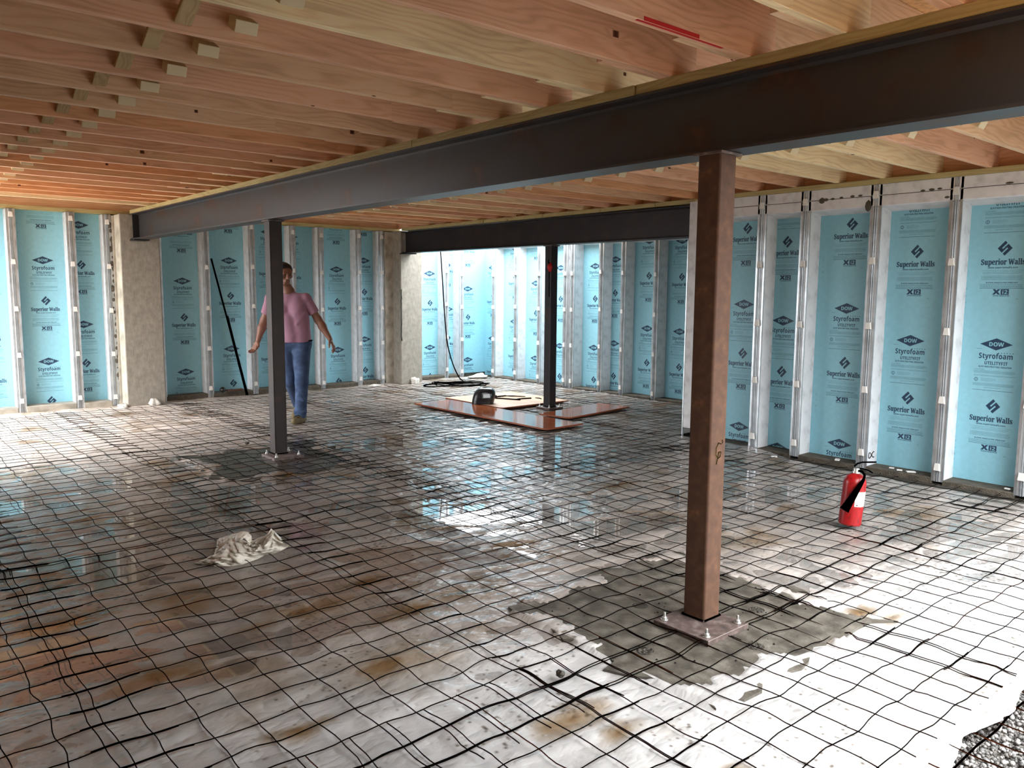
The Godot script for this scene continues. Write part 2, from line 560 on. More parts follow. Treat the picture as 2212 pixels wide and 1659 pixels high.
func add_panel(w: Dictionary, a0: float, a1: float, y0: float, y1: float, phase: float, centre: float) -> void:
	# phase: height of the large name's middle; centre: where along the wall the print is centred
	var b := MB.new()
	var p := [wall_pt(w, a0, y0, DEPTH), wall_pt(w, a1, y0, DEPTH), wall_pt(w, a1, y1, DEPTH), wall_pt(w, a0, y1, DEPTH)]
	b.poly(p, -w.d)
	var uv := []
	for q in [[a0, y0], [a1, y0], [a1, y1], [a0, y1]]:
		uv.append(Vector2((q[0] - centre) / 0.61 + 0.5, SW_V + (phase - q[1]) / PERIOD))
	for i in 4: b.t[i] = uv[i]
	# thickness behind
	var k := MB.new()
	part("insulation_panel", _thick(b, w.d * 0.06), M.panel, w.node)

func _thick(b: MB, back: Vector3) -> MB:
	var m := b.v.size()
	var q := []; var tt := []
	for i in m: q.append(b.v[i]); tt.append(b.t[i])
	var edge := Vector2(0.02, 0.02)
	for i in m:
		var j := (i + 1) % m
		var s := b.v.size()
		b.poly([q[i], q[i] + back, q[j] + back, q[j]])
		for e in 4: b.t[s + e] = edge
	var s2 := b.v.size()
	var r := []
	for i in m: r.append(q[m - 1 - i] + back)
	b.poly(r)
	for e in m: b.t[s2 + e] = edge
	return b

func add_band(w: Dictionary, a0: float, a1: float, studs: Array) -> void:
	# white foam head: two boards with a rough joint, and a sloping soffit down to the panel
	var b := MB.new()
	wbox(b, w, a0, a1, 2.352, 2.443, 0.0, DEPTH + 0.02, 0.003)
	part("head_board", b, M.foam, w.node)
	b = MB.new()
	b.extrude([wall_pt(w, a0, 2.346, 0.0), wall_pt(w, a0, 2.346, DEPTH + 0.02), wall_pt(w, a0, 2.225, DEPTH + 0.02), wall_pt(w, a0, 2.258, 0.012), wall_pt(w, a0, 2.266, 0.0)], w.u * (a1 - a0))
	part("head_board", b, M.foam, w.node)
	b = MB.new()
	wbox(b, w, a0, a1, 2.344, 2.354, 0.006, DEPTH, 0.0)
	part("joint", b, M.sprayfoam, w.node)

func clip_row(off: float) -> Array:
	var o := []
	for k in 5: o.append(0.13 + off + k * 0.553)
	return o

func build_shell() -> void:
	# ---- back wall, between x = -0.9 and 8.95
	var back := base("wall_back")
	struct(back, "back basement wall of blue foam panels between steel-faced studs")
	var wb := {"o": Vector3(0, 0, ZB), "u": Vector3.RIGHT, "d": Vector3(0, 0, -1), "node": back, "band": false}
	var b := MB.new()
	wbox(b, wb, 0.25, 9.2, -0.3, 2.5, 0.25, 0.45)
	part("concrete_skin", b, M.concrete, back)
	var bs := [[0.55, 0.0], [1.12, 0.02], [1.695, 0.03], [2.325, 0.02], [2.735, 0.0], [3.33, 0.0], [3.955, 0.02], [4.60, 0.04], [5.215, 0.0], [5.665, -0.02], [6.30, 0.0], [6.705, 0.0], [7.36, 0.02], [7.96, 0.05], [8.28, 0.0]]
	for i in bs.size():
		add_stud(wb, bs[i][0], 0.02, 2.44, clip_row(bs[i][1]))
	# panels: left edge, right edge, phase, print centre
	var bp := [[0.55, 1.12, 0.9, 0.83], [1.12, 1.695, 0.40, 1.42], [1.695, 2.325, 0.012, 2.035], [2.325, 2.735, 0.462, 2.45], [3.28, 3.955, 1.024, 3.69], [3.955, 4.60, 0.074, 4.34], [4.60, 5.215, 0.50, 4.93], [5.215, 5.665, 0.45, 5.27], [5.665, 6.30, 1.231, 6.014], [6.30, 6.705, 0.137, 6.49], [6.755, 6.91, 0.3, 6.2], [2.775, 2.83, 0.3, 2.4], [7.2, 7.96, 1.20, 7.746], [7.96, 8.28, 0.6, 8.12], [8.28, 8.95, 0.95, 8.55]]
	for q in bp: add_panel(wb, q[0], q[1], 0.07, 2.47, q[2], q[3])
	# footing ledge between the studs
	for i in bs.size() - 1:
		var a0: float = bs[i][0] + 0.04; var a1: float = bs[i + 1][0] - 0.04
		if a1 - a0 < 0.1: continue
		b = MB.new()
		var hh := rf(0.075, 0.095)
		wbox(b, wb, a0, a1, -0.1, hh, -0.012, DEPTH + 0.02, 0.008)
		part("footing_ledge", b, M.grout if i > 4 else M.concrete, back)
	# poured concrete pilasters under the beams
	for q in [[2.82, 3.28], [6.905, 7.30]]:
		b = MB.new()
		b.cbox(Vector3(q[0], -0.1, -11.33), Vector3(q[1], 2.44, -10.875), 0.006)
		var pil := part("pilaster", b, M.pilaster, back)
		b = MB.new()
		b.cbox(Vector3(q[0] - 0.004, -0.1, -11.32), Vector3(q[0] + 0.002, 2.43, -10.882), 0.002)
		part("formed_face", b, M.formed if q[0] < 4 else M.pilaster, pil)
		b = MB.new()
		b.cbox(Vector3(q[0] - (0.034 if q[0] < 4 else 0.149), -0.02, -11.25), Vector3(q[0] + 0.02, 2.43, -11.10), 0.006)
		part("grout_fillet", b, M.concrete, pil)
		if q[0] > 4:      # rough fin of cement down the front corner
			b = MB.new()
			var pts := PackedVector3Array()
			for k in 19:
				pts.append(Vector3(q[0] + 0.0 + rf(-0.006, 0.006), 0.72 + k * 0.045, -10.872 + rf(-0.004, 0.01)))
			b.tube(pts, 0.011, 5)
			part("cement_fin", b, M.formed, pil)
	# lumps of dried mortar along the left pilaster's inner edge
	b = MB.new()
	for k in 26:
		var y := 0.35 + k * 0.078 + rf(-0.02, 0.02)
		var s := rf(0.014, 0.034)
		b.lathe([Vector2(0.001, -s), Vector2(s * 0.8, -s * 0.5), Vector2(s, 0.1 * s), Vector2(s * 0.6, s * 0.7), Vector2(0.001, s)], 7, Transform3D(Basis.from_euler(Vector3(rf(0, 3), rf(0, 3), rf(0, 3))).scaled(Vector3(0.8, 1.5, 0.5)), Vector3(2.785 + rf(-0.02, 0.01), y, -11.125)))
	part("mortar_crust", b, M.grout, back).set_meta("kind", "stuff")

	# ---- right wall, between z = -5.25 and -0.6
	var right := base("wall_right")
	struct(right, "right basement wall of blue foam panels between steel-faced studs")
	var wr := {"o": Vector3(XR, 0, 0), "u": Vector3(0, 0, 1), "d": Vector3(1, 0, 0), "node": right, "band": true}
	b = MB.new()
	wbox(b, wr, -5.25, -0.3, -0.3, 2.445, 0.25, 0.42)
	part("concrete_skin", b, M.concrete, right)
	var rs := [[-5.03, 0.0], [-4.40, 0.0], [-3.953, 0.0], [-3.308, 0.012], [-2.669, -0.01], [-2.06, 0.02], [-1.45, 0.0], [-0.84, 0.0]]
	for i in rs.size():
		if i == 0: continue
		add_stud(wr, rs[i][0], 0.0, 2.443, clip_row(rs[i][1]))
	b = MB.new()
	wbox(b, wr, -5.25, -4.99, 0.10, 2.445, -0.004, 0.24, 0.004)
	part("end_board", b, M.foam, right)
	b = MB.new()
	wbox(b, wr, -5.262, -5.25, 0.0, 2.06, -0.006, 0.012, 0.0)
	part("corner_angle", b, M.galv, right)
	var rp := [[-4.99, -4.40, 0.811, -4.69], [-4.40, -3.953, 0.662, -4.245], [-3.953, -3.308, 0.793, -3.615], [-3.308, -2.669, 0.533, -3.035], [-2.669, -2.06, 0.538, -2.37], [-2.06, -1.45, 0.9, -1.75], [-1.45, -0.84, 0.3, -1.14], [-0.84, -0.3, 0.6, -0.55]]
	for q in rp: add_panel(wr, q[0], q[1], 0.02, 2.26, q[2], q[3])
	add_band(wr, -4.99, -0.3, rs)
	for i in rs.size() - 1:
		b = MB.new()
		wbox(b, wr, rs[i][0] + 0.04, rs[i + 1][0] - 0.04, -0.1, rf(0.012, 0.03), 0.0, DEPTH + 0.02, 0.006)
		part("footing_ledge", b, M.grout, right)
	b = MB.new()
	wbox(b, wr, -0.3, -0.14, -0.3, 2.445, 0.0, 0.42)
	part("end_cap", b, M.concrete, right)
	# dried lumps of sealing foam at the head joint
	for q in [[-3.80, 2.345, 0.03, 0.028], [-3.76, 2.35, 0.02, 0.015], [-3.70, 2.352, 0.02, 0.010], [-3.62, 2.357, 0.018, 0.009], [-3.52, 2.36, 0.022, 0.011], [-3.45, 2.361, 0.02, 0.008], [-3.375, 2.27, 0.03, 0.05], [-2.93, 2.358, 0.02, 0.008], [-2.86, 2.36, 0.024, 0.010], [-2.80, 2.362, 0.02, 0.008], [-2.74, 2.29, 0.02, 0.010], [-2.30, 2.36, 0.03, 0.008]]:
		b = MB.new()
		b.lathe([Vector2(0.001, -1), Vector2(0.7, -0.7), Vector2(1, -0.1), Vector2(0.75, 0.6), Vector2(0.001, 1)], 9, Transform3D(Basis().scaled(Vector3(0.007, q[3], q[2])), Vector3(XR - 0.001, q[1], q[0])))
		part("foam_lump", b, M.sprayfoam, right)
	# a mark drawn on the white side of a stud
	b = MB.new()
	var loop := PackedVector3Array()
	for k in 25:
		var a := TAU * k / 24.0 * 0.86 + 0.45
		loop.append(Vector3(XR + 0.085 + 0.052 * cos(a), 0.115 + 0.026 * sin(2.0 * a), -3.308 + 0.049))
	b.tube(loop, 0.0035, 5)
	part("mark", b, M.ink, right)

	# ---- alcove beyond the second beam
	var alc := base("wall_alcove")
	struct(alc, "alcove wall of blue foam panels beyond the far beam")
	var wa := {"o": Vector3(XA, 0, 0), "u": Vector3(0, 0, 1), "d": Vector3(1, 0, 0), "node": alc, "band": true}
	b = MB.new()
	wbox(b, wa, -11.57, -5.05, -0.3, 2.5, 0.25, 0.42)
	part("concrete_skin", b, M.concrete, alc)
	var as_ := [[-10.84, 0.0], [-10.25, 0.02], [-9.67, 0.0], [-9.065, 0.0], [-8.91, 0.0], [-8.305, 0.02], [-7.87, 0.0], [-7.265, -0.03], [-6.65, 0.0], [-6.04, 0.0], [-5.43, 0.0]]
	for q in as_: add_stud(wa, q[0], 0.0, 2.443, clip_row(q[1]))
	var ap := [[-11.31, -10.84, 0.08, -11.1], [-10.84, -10.25, 0.4, -10.5], [-10.25, -9.67, 1.049, -9.96], [-9.67, -9.065, 0.048, -9.37], [-8.91, -8.305, 0.063, -8.61], [-8.305, -7.87, 0.154, -8.2], [-7.87, -7.265, 0.402, -7.56], [-7.265, -6.65, 0.382, -6.98], [-6.65, -6.04, 0.5, -6.35], [-6.04, -5.43, 0.7, -5.7], [-5.43, -5.2, 0.2, -5.4]]
	for q in ap: add_panel(wa, q[0], q[1], 0.02, 2.26, q[2], q[3])
	add_band(wa, -10.89, -5.2, as_)
	for i in as_.size() - 1:
		if as_[i + 1][0] - as_[i][0] < 0.2: continue
		b = MB.new()
		wbox(b, wa, as_[i][0] + 0.04, as_[i + 1][0] - 0.04, -0.1, 0.045, -0.012, DEPTH + 0.02, 0.006)
		part("footing_ledge", b, M.grout, alc)
	# jog wall closing the alcove towards the viewer
	b = MB.new()
	b.cbox(Vector3(XR + 0.25, -0.3, -5.26), Vector3(9.17, 3.1, -5.06))
	struct(part("wall_jog", b, M.concrete), "short wall closing the alcove behind the right wall")
	# ---- left wall with a doorway near the back
	var left := base("wall_left")
	struct(left, "left wall of wooden boards, open to daylight near the back")
	for q in [[-1.1, -0.9, -7.3, 0.8, -0.3, 2.8], [-1.1, 0.45, -7.5, -7.3, -0.3, 2.8], [0.25, 0.45, -11.57, -11.0, -0.3, 2.8]]:
		b = MB.new()
		b.cbox(Vector3(q[0], q[4], q[2]), Vector3(q[1], q[5], q[3]))
		part("board_skin", b, M.osb, left)
	# ---- short front wall behind the viewer
	b = MB.new()
	b.cbox(Vector3(-1.1, -0.3, 0.6), Vector3(1.9, 2.8, 0.8))
	b.cbox(Vector3(1.9, -0.3, -0.42), Vector3(2.05, 2.8, 0.8))  # added side return, out of view, keeps front daylight off the left
	struct(part("wall_front", b, M.osb), "short front wall behind the viewer with an added side return")

func uvrand(b: MB, axis: int, along := 3.0, across := 0.24) -> MB:
	b.ax = axis
	b.us = Vector2(1.0 / along, 1.0 / across)
	b.uo = Vector2(rf(0, 1), rf(0, 1))
	return b

# ---------------------------------------------------------------- ceiling
func build_ceiling() -> void:
	var ceil_ := base("ceiling")
	struct(ceil_, "open ceiling of wooden floor joists under a board deck")
	var zl := -2.83219
	var pick := {-2: 2, -1: 6, 0: 0, 1: 2, 2: 6, 3: 0, 4: 3, 5: 0, 6: 4, 7: 3, 8: 12, 9: 1, 10: 9, 11: 3, 12: 1, 13: 12, 14: 4, 15: 0, 16: 5, 17: 12, 18: 13, 19: 14, 20: 8}
	for k in range(-8, 21):
		var z0 := zl - 0.4064 * (k - 2)
		if z0 > 0.55: continue
		var inside := z0 < -0.62
		# left span
		var b := uvrand(MB.new(), 0)
		b.cbox(Vector3(-0.9 if z0 > -7.45 else 0.45, HJ, z0), Vector3(3.12 if inside else 1.9, HJ + 0.235, z0 + 0.038), 0.002)
		var mi: int = pick.get(k, (k * 7 + 60) % 15)
		part("joist", b, M.joist[mi], ceil_)
		if inside:
			# right span, lapped beside it over the beam
			b = uvrand(MB.new(), 0)
			b.cbox(Vector3(2.55 + rf(-0.02, 0.02), HJ, z0 - 0.0385), Vector3(7.06 if z0 < -5.2 else 6.95, HJ + 0.235, z0 - 0.0005), 0.002)
			part("joist", b, M.joist[(mi * 5 + 4 + absi(k)) % 15], ceil_)
		# crossed braces between neighbouring joists
		for row in [[1.08, 1.30], [5.10, 5.31]]:
			if row[0] > 2 and not inside: continue
			var zn := z0 + 0.4064
			if zn > 0.55 or (row[0] > 2 and zn > -0.6): continue
			var off := 0.0 if row[0] < 2 else -0.038
			# one brace falls from the nearer joist's top to this joist's bottom edge, the other leans the opposite way
			var a := Vector3(row[0], HJ + 0.028, z0 + 0.044 + off); var c := Vector3(row[0], HJ + 0.215, zn - 0.004 + off)
			b = uvrand(MB.new(), 2, 0.8, 0.2)
			_brace(b, a, c, 0.064, 0.019)
			part("bridging", b, M.brace, ceil_)
			a = Vector3(row[1], HJ + 0.215, z0 + 0.044 + off); c = Vector3(row[1], HJ + 0.022, zn - 0.004 + off)
			b = uvrand(MB.new(), 2, 0.8, 0.2)
			_brace(b, a, c, 0.064, 0.019)
			part("bridging", b, M.brace, ceil_)
			# sawn block nailed on the joist's face beside the braces
			b = MB.new()
			var bx: float = row[1] + (0.0 if row[0] < 2 else -0.02)
			b.cbox(Vector3(-0.045, -0.024, 0), Vector3(0.045, 0.024, 0.075), 0.002, Transform3D(Basis(Vector3.RIGHT, 0.5), Vector3(bx, HJ + 0.075, z0 + 0.045 + off)))
			part("bridging_end", b, M.endgrain, ceil_)
	# deck boards
	var z := 0.6
	while z > -11.4:
		var x := -1.0 if z > -7.4 else 0.45
		var i := 0
		while x < 7.2:
			var x1 := minf(x + 2.44, 7.2)
			if z <= -0.6 or x < 1.9:
				if z > -0.6: x1 = minf(x1, 1.95)
				var b := MB.new()
				b.cbox(Vector3(x + 0.0015, HJ + 0.235, maxf(z - 1.22, -11.4) + 0.0015), Vector3(x1 - 0.0015, HJ + 0.255, z - 0.0015))
				part("deck_board", b, M.osb, ceil_)
			x = x1 if x1 < x + 2.4 else x + 2.44
			i += 1
			if i > 6: break
		z -= 1.22
	var bb := MB.new()
	bb.cbox(Vector3(0.45, HJ + 0.256, -11.5), Vector3(7.2, HJ + 0.40, -7.4))
	bb.cbox(Vector3(-1.1, HJ + 0.256, -7.4), Vector3(7.2, HJ + 0.40, -0.6))
	bb.cbox(Vector3(-1.1, HJ + 0.256, -0.6), Vector3(1.95, HJ + 0.40, 0.8))
	part("upper_floor", bb, M.osb, ceil_)
	# sill plates and rim boards
	bb = uvrand(MB.new(), 2, 3.0, 0.2)
	bb.cbox(Vector3(XR - 0.012, 2.444, -5.05), Vector3(XR + 0.16, HJ - 0.0005, -0.6), 0.002)
	part("sill_plate", bb, M.treated, ceil_)
	bb = uvrand(MB.new(), 2, 3.0, 0.24)
	bb.cbox(Vector3(XR + 0.121, HJ, -5.25), Vector3(XR + 0.16, HJ + 0.235, -0.6))
	part("rim_board", bb, M.joist[9], ceil_)
	bb = uvrand(MB.new(), 2, 3.0, 0.24)
	bb.cbox(Vector3(7.062, HJ, -11.3), Vector3(7.10, HJ + 0.235, -5.25))
	part("rim_board", bb, M.joist[2], ceil_)
	bb = uvrand(MB.new(), 0, 3.0, 0.24)
	bb.cbox(Vector3(0.45, HJ, -11.3), Vector3(7.06, HJ + 0.235, -11.22))
	part("rim_board", bb, M.joist[4], ceil_)
	bb = uvrand(MB.new(), 0, 3.0, 0.24)
	bb.cbox(Vector3(0.45, HJ - 0.042, -11.32), Vector3(7.06, HJ, -11.14))
	part("sill_plate", bb, M.treated, ceil_)
	bb = uvrand(MB.new(), 0, 3.0, 0.24)
	bb.cbox(Vector3(1.95, HJ, -0.62), Vector3(6.95, HJ + 0.235, -0.58))
	part("rim_board", bb, M.joist[3], ceil_)
	# concrete cover over the alcove, open above its far end
	bb = MB.new()
	bb.cbox(Vector3(7.105, HJ, -8.6), Vector3(9.0, HJ + 0.2, -5.05))
	struct(part("ceiling_alcove", bb, M.concrete), "concrete cover over the near part of the alcove")

func _brace(b: MB, a: Vector3, c: Vector3, wide: float, thick: float) -> void:
	var d := c - a
	var zz := d.normalized()
	var xx := Vector3.RIGHT
	var yy := zz.cross(xx)
	b.cbox(Vector3(-wide / 2, -thick / 2, 0), Vector3(wide / 2, thick / 2, d.length()), 0.002, Transform3D(Basis(xx, yy, zz), a))

# ---------------------------------------------------------------- steel
func ibeam(b: MB, x: float, y0: float, y1: float, wide: float, z0: float, z1: float) -> void:
	var tf := 0.012; var tw := 0.009; var w := wide / 2; var fi := 0.012
	var pr := [[-w, y0], [w, y0], [w, y0 + tf], [tw / 2 + fi, y0 + tf], [tw / 2, y0 + tf + fi], [tw / 2, y1 - tf - fi], [tw / 2 + fi, y1 - tf], [w, y1 - tf], [w, y1], [-w, y1], [-w, y1 - tf], [-tw / 2 - fi, y1 - tf], [-tw / 2, y1 - tf - fi], [-tw / 2, y0 + tf + fi], [-tw / 2 - fi, y0 + tf], [-w, y0 + tf]]
	var p := []
	for q in pr: p.append(Vector3(x + q[0], q[1], z0))
	p.reverse()
	# outline must run counter-clockwise seen against the direction of extrusion
	var m := p.size()
	var dir := Vector3(0, 0, z1 - z0)
	var cen := Vector3(x, (y0 + y1) / 2, z0)
	for i in m:
		var a: Vector3 = p[i]; var c: Vector3 = p[(i + 1) % m]
		b.poly([a, a + dir, c + dir, c])
	var fl := PackedVector2Array()
	for q in p: fl.append(Vector2(q.x, q.y))
	var tr := Geometry2D.triangulate_polygon(fl)
	for e in 2:
		for i in range(0, tr.size(), 3):
			var q := [p[tr[i]] + dir * e, p[tr[i + 1]] + dir * e, p[tr[i + 2]] + dir * e]
			if (q[1] - q[0]).cross(q[2] - q[0]).dot(dir * (1.0 if e == 1 else -1.0)) < 0: q.reverse()
			b.poly(q)

func plates(parent: Node, x0: float, x1: float, cuts: Array) -> void:
	for i in cuts.size() - 1:
		var b := uvrand(MB.new(), 2, 2.4, 0.22)
		b.cbox(Vector3(x0 + rf(-0.004, 0.004), 2.441, cuts[i + 1] + 0.003), Vector3(x1, HJ - 0.0005, cuts[i] - 0.003), 0.002)
		part("wood_plate", b, M.treated, parent)

func hss(parent: Node, half: float, y0: float, y1: float, m: Material) -> void:
	# square tube with rounded corners
	var b := MB.new()
	var rows := []
	for y in [y0, y1]:
		var row := []
		for c in 4:
			for k in 5:
				var a := -(c * PI / 2 + k * PI / 8)
				var cc := Vector2(half - 0.012, half - 0.012) * Vector2(1 if c in [0, 3] else -1, 1 if c in [2, 3] else -1)
				row.append(Vector3(cc.x + 0.012 * cos(a), y, cc.y + 0.012 * sin(a)))
		rows.append(row)
	b.grid(rows, [], true)
	part("shaft", b, m, parent)

func post(at: Vector3, top: float, plate_off: Vector3, plate: float, m: Material, plate_mat: Material, label: String) -> Node3D:
	var o := base("steel_post", at)
	tag(o, label, "post", "")
	hss(o, 0.059, 0.02, top - at.y, m)
	var b := MB.new()
	var h := plate / 2
	b.cbox(Vector3(-h, 0, -h) + plate_off, Vector3(h, 0.026, h) + plate_off, 0.002)
	part("base_plate", b, plate_mat, o)
	b = MB.new()
	b.cbox(Vector3(-0.075, top - at.y - 0.012, -0.075), Vector3(0.075, top - at.y - 0.001, 0.075), 0.002)
	part("cap_plate", b, M.plate, o)
	# weld bead round the foot
	b = MB.new()
	var w := PackedVector3Array()
	for q in [[-1, -1], [1, -1], [1, 1], [-1, 1], [-1, -1]]: w.append(Vector3(q[0] * 0.061, 0.029, q[1] * 0.061))
	for i in 4: b.tube(PackedVector3Array([w[i], w[i].lerp(w[i + 1], 0.5), w[i + 1]]), 0.006, 6)
	part("weld", b, M.plate, o)
	for q in [[-1, -1], [1, -1], [1, 1], [-1, 1]]:
		var p := plate_off + Vector3(q[0] * (h - 0.035), 0.026, q[1] * (h - 0.035))
		b = MB.new()
		b.lathe([Vector2(0.001, 0), Vector2(0.017, 0), Vector2(0.017, 0.003), Vector2(0.012, 0.003)], 16, Transform3D(Basis(), p))
		b.lathe([Vector2(0.0125, 0.003), Vector2(0.0125, 0.014), Vector2(0.010, 0.016), Vector2(0.006, 0.016)], 6, Transform3D(Basis(), p))
		b.lathe([Vector2(0.006, 0.010), Vector2(0.0062, 0.034), Vector2(0.005, 0.036), Vector2(0.0005, 0.036)], 10, Transform3D(Basis(), p))
		part("anchor_bolt", b, M.zinc, o)
	return o

func build_steel() -> void:
	var o := base("steel_beam", Vector3.ZERO)
	tag(o, "long rusty steel beam crossing the room from the near right to the back wall", "steel beam")
	var b := MB.new()
	ibeam(b, 3.022, 2.126, 2.440, 0.168, -10.872, -0.62)
	part("girder", b, M.steel, o)
	plates(o, 2.938, 3.106, [-0.62, -2.6, -4.484, -5.322, -8.1, -10.18, -10.872])
	b = MB.new()
	b.cbox(Vector3(2.93, 2.108, -10.90), Vector3(3.115, 2.126, -10.70), 0.002)
	part("bearing_plate", b, M.black, o)
	b = MB.new()
	b.cbox(Vector3(2.944, 2.138, -10.78), Vector3(3.10, 2.428, -10.77))
	part("end_stiffener", b, M.void, o)
	o = base("steel_beam", Vector3.ZERO)
	tag(o, "dark steel beam over the alcove opening at the far right", "steel beam")
	b = MB.new()
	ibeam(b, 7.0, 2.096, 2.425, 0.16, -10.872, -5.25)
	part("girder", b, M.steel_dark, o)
	plates(o, 6.92, 7.08, [-5.25, -5.79, -6.6, -7.6, -8.8, -10.0, -10.872])
	b = MB.new()
	b.cbox(Vector3(6.90, 2.078, -10.90), Vector3(7.09, 2.096, -10.70), 0.002)
	part("bearing_plate", b, M.black, o)

	var p1 := post(Vector3(2.977, 0.024, -2.150), 2.126, Vector3(-0.062, 0, 0.045), 0.30, M.rust, M.plate, "brown rusty square steel post standing nearest, under the main beam")
	# chalk letter on the sunny face
	b = MB.new()
	var ch := PackedVector3Array()
	for q in [[0.020, 0.028], [0.0, 0.034], [-0.016, 0.018], [-0.018, -0.008], [-0.004, -0.026], [0.014, -0.02], [0.020, -0.002], [0.004, 0.0]]: ch.append(Vector3(q[0], 0.80 + q[1] * 1.2, 0.0605))
	b.tube(ch, 0.0022, 5)
	b.tube(PackedVector3Array([Vector3(0.004, 0.80, 0.0605), Vector3(-0.004, 0.77, 0.0605), Vector3(-0.012, 0.745, 0.0605)]), 0.0022, 5)
	b.tube(PackedVector3Array([Vector3(0.026, 0.855, 0.0605), Vector3(0.03, 0.845, 0.0605), Vector3(0.028, 0.835, 0.0605)]), 0.002, 5)
	part("chalk_mark", b, M.chalk, p1)
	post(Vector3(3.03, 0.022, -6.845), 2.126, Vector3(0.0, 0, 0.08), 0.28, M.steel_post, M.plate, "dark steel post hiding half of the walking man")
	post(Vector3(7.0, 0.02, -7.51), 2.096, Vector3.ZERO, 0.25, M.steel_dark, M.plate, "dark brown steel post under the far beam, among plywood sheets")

# ---------------------------------------------------------------- floor
var nz := {}
const PADS := [[2.36, 3.66, -2.88, -1.62, 0.0], [2.30, 3.58, -7.36, -6.12, 0.0], [6.35, 7.65, -8.1, -6.85, 0.0]]
const WATER := 0.0078

func ridge(z: FastNoiseLite, x: float, y: float) -> float:
	var a := 1.0 - absf(z.get_noise_2d(x, y)) * 2.4
	return maxf(a, 0.0) * a if a > 0 else 0.0

func sstep(a: float, b: float, x: float) -> float:
	var t := clampf((x - a) / (b - a), 0.0, 1.0)
	return t * t * (3 - 2 * t)

func dryness(x: float, z: float) -> float:
	# how far the ground under the sheet rises above the standing water
	var d := sstep(-2.9, -1.7, z - 0.35 * (x - 2.0)) * 0.010
	d += sstep(-6.8, -8.2, z) * 0.006
	d += sstep(5.9, 6.6, x) * 0.008
	return d

func floor_y(x: float, z: float) -> float:
	var y: float = 0.0055 + dryness(x, z) + 0.011 * nz.low.get_noise_2d(x, z)
	y += 0.0085 * ridge(nz.fold, x * 0.45 + 0.25 * z, z * 1.25 - 0.3 * x)
	y += 0.0045 * ridge(nz.fold2, x * 0.8 - 0.5 * z, z * 0.9 + 0.6 * x)
	y += 0.0014 * nz.fine.get_noise_2d(x, z)
	for p in PADS:
		var dx: float = maxf(maxf(p[0] - x, x - p[1]), 0.0)
		var dz: float = maxf(maxf(p[2] - z, z - p[3]), 0.0)
		var d: float = sqrt(dx * dx + dz * dz)
		if d < 0.25:
			y = lerpf(minf(y, 0.012), y, d / 0.25)
		if d <= 0.0:
			var inn: float = minf(minf(x - p[0], p[1] - x), minf(z - p[2], p[3] - z))
			if inn < 0.06 + 0.20 * nz.lap.get_noise_2d(x, z): y = 0.0275 + 0.004 * nz.fold2.get_noise_2d(x * 2.0, z * 2.0)
	return y

func sheet(called: String, label: String, x0f: Callable, x1f: Callable, z0: float, z1f: Callable, lift: float, cell: float) -> void:
	var rows := []
	var uvs := []
	var nxr := int(7.6 / cell); var nzr := int(10.3 / cell)
	if called != "plastic_sheet" or x0f.call(-6.0) > 3.0: nxr = int(2.2 / cell); nzr = int(5.7 / cell)
	for i in nzr + 1:
		var tz := float(i) / nzr
		var row := []; var ur := []
		for j in nxr + 1:
			var tx := float(j) / nxr
			var zz := lerpf(z0, -1.0, tz)
			var x := lerpf(x0f.call(zz), x1f.call(zz), tx)
			var z := lerpf(z0, z1f.call(x), tz)
			row.append(Vector3(x, floor_y(x, z) + lift, z))
			ur.append(Vector2((x + 1.0) / 10.0, (z + 11.5) / 12.16))
		rows.append(row); uvs.append(ur)
	var b := MB.new()
	b.grid(rows, uvs)
	b.t2 = b.t.duplicate()
	for i in b.v.size(): b.t[i] = Vector2(b.v[i].x / 2.3, b.v[i].z / 1.25)
	tag(part(called, b, M.plastic), label, "plastic sheet")

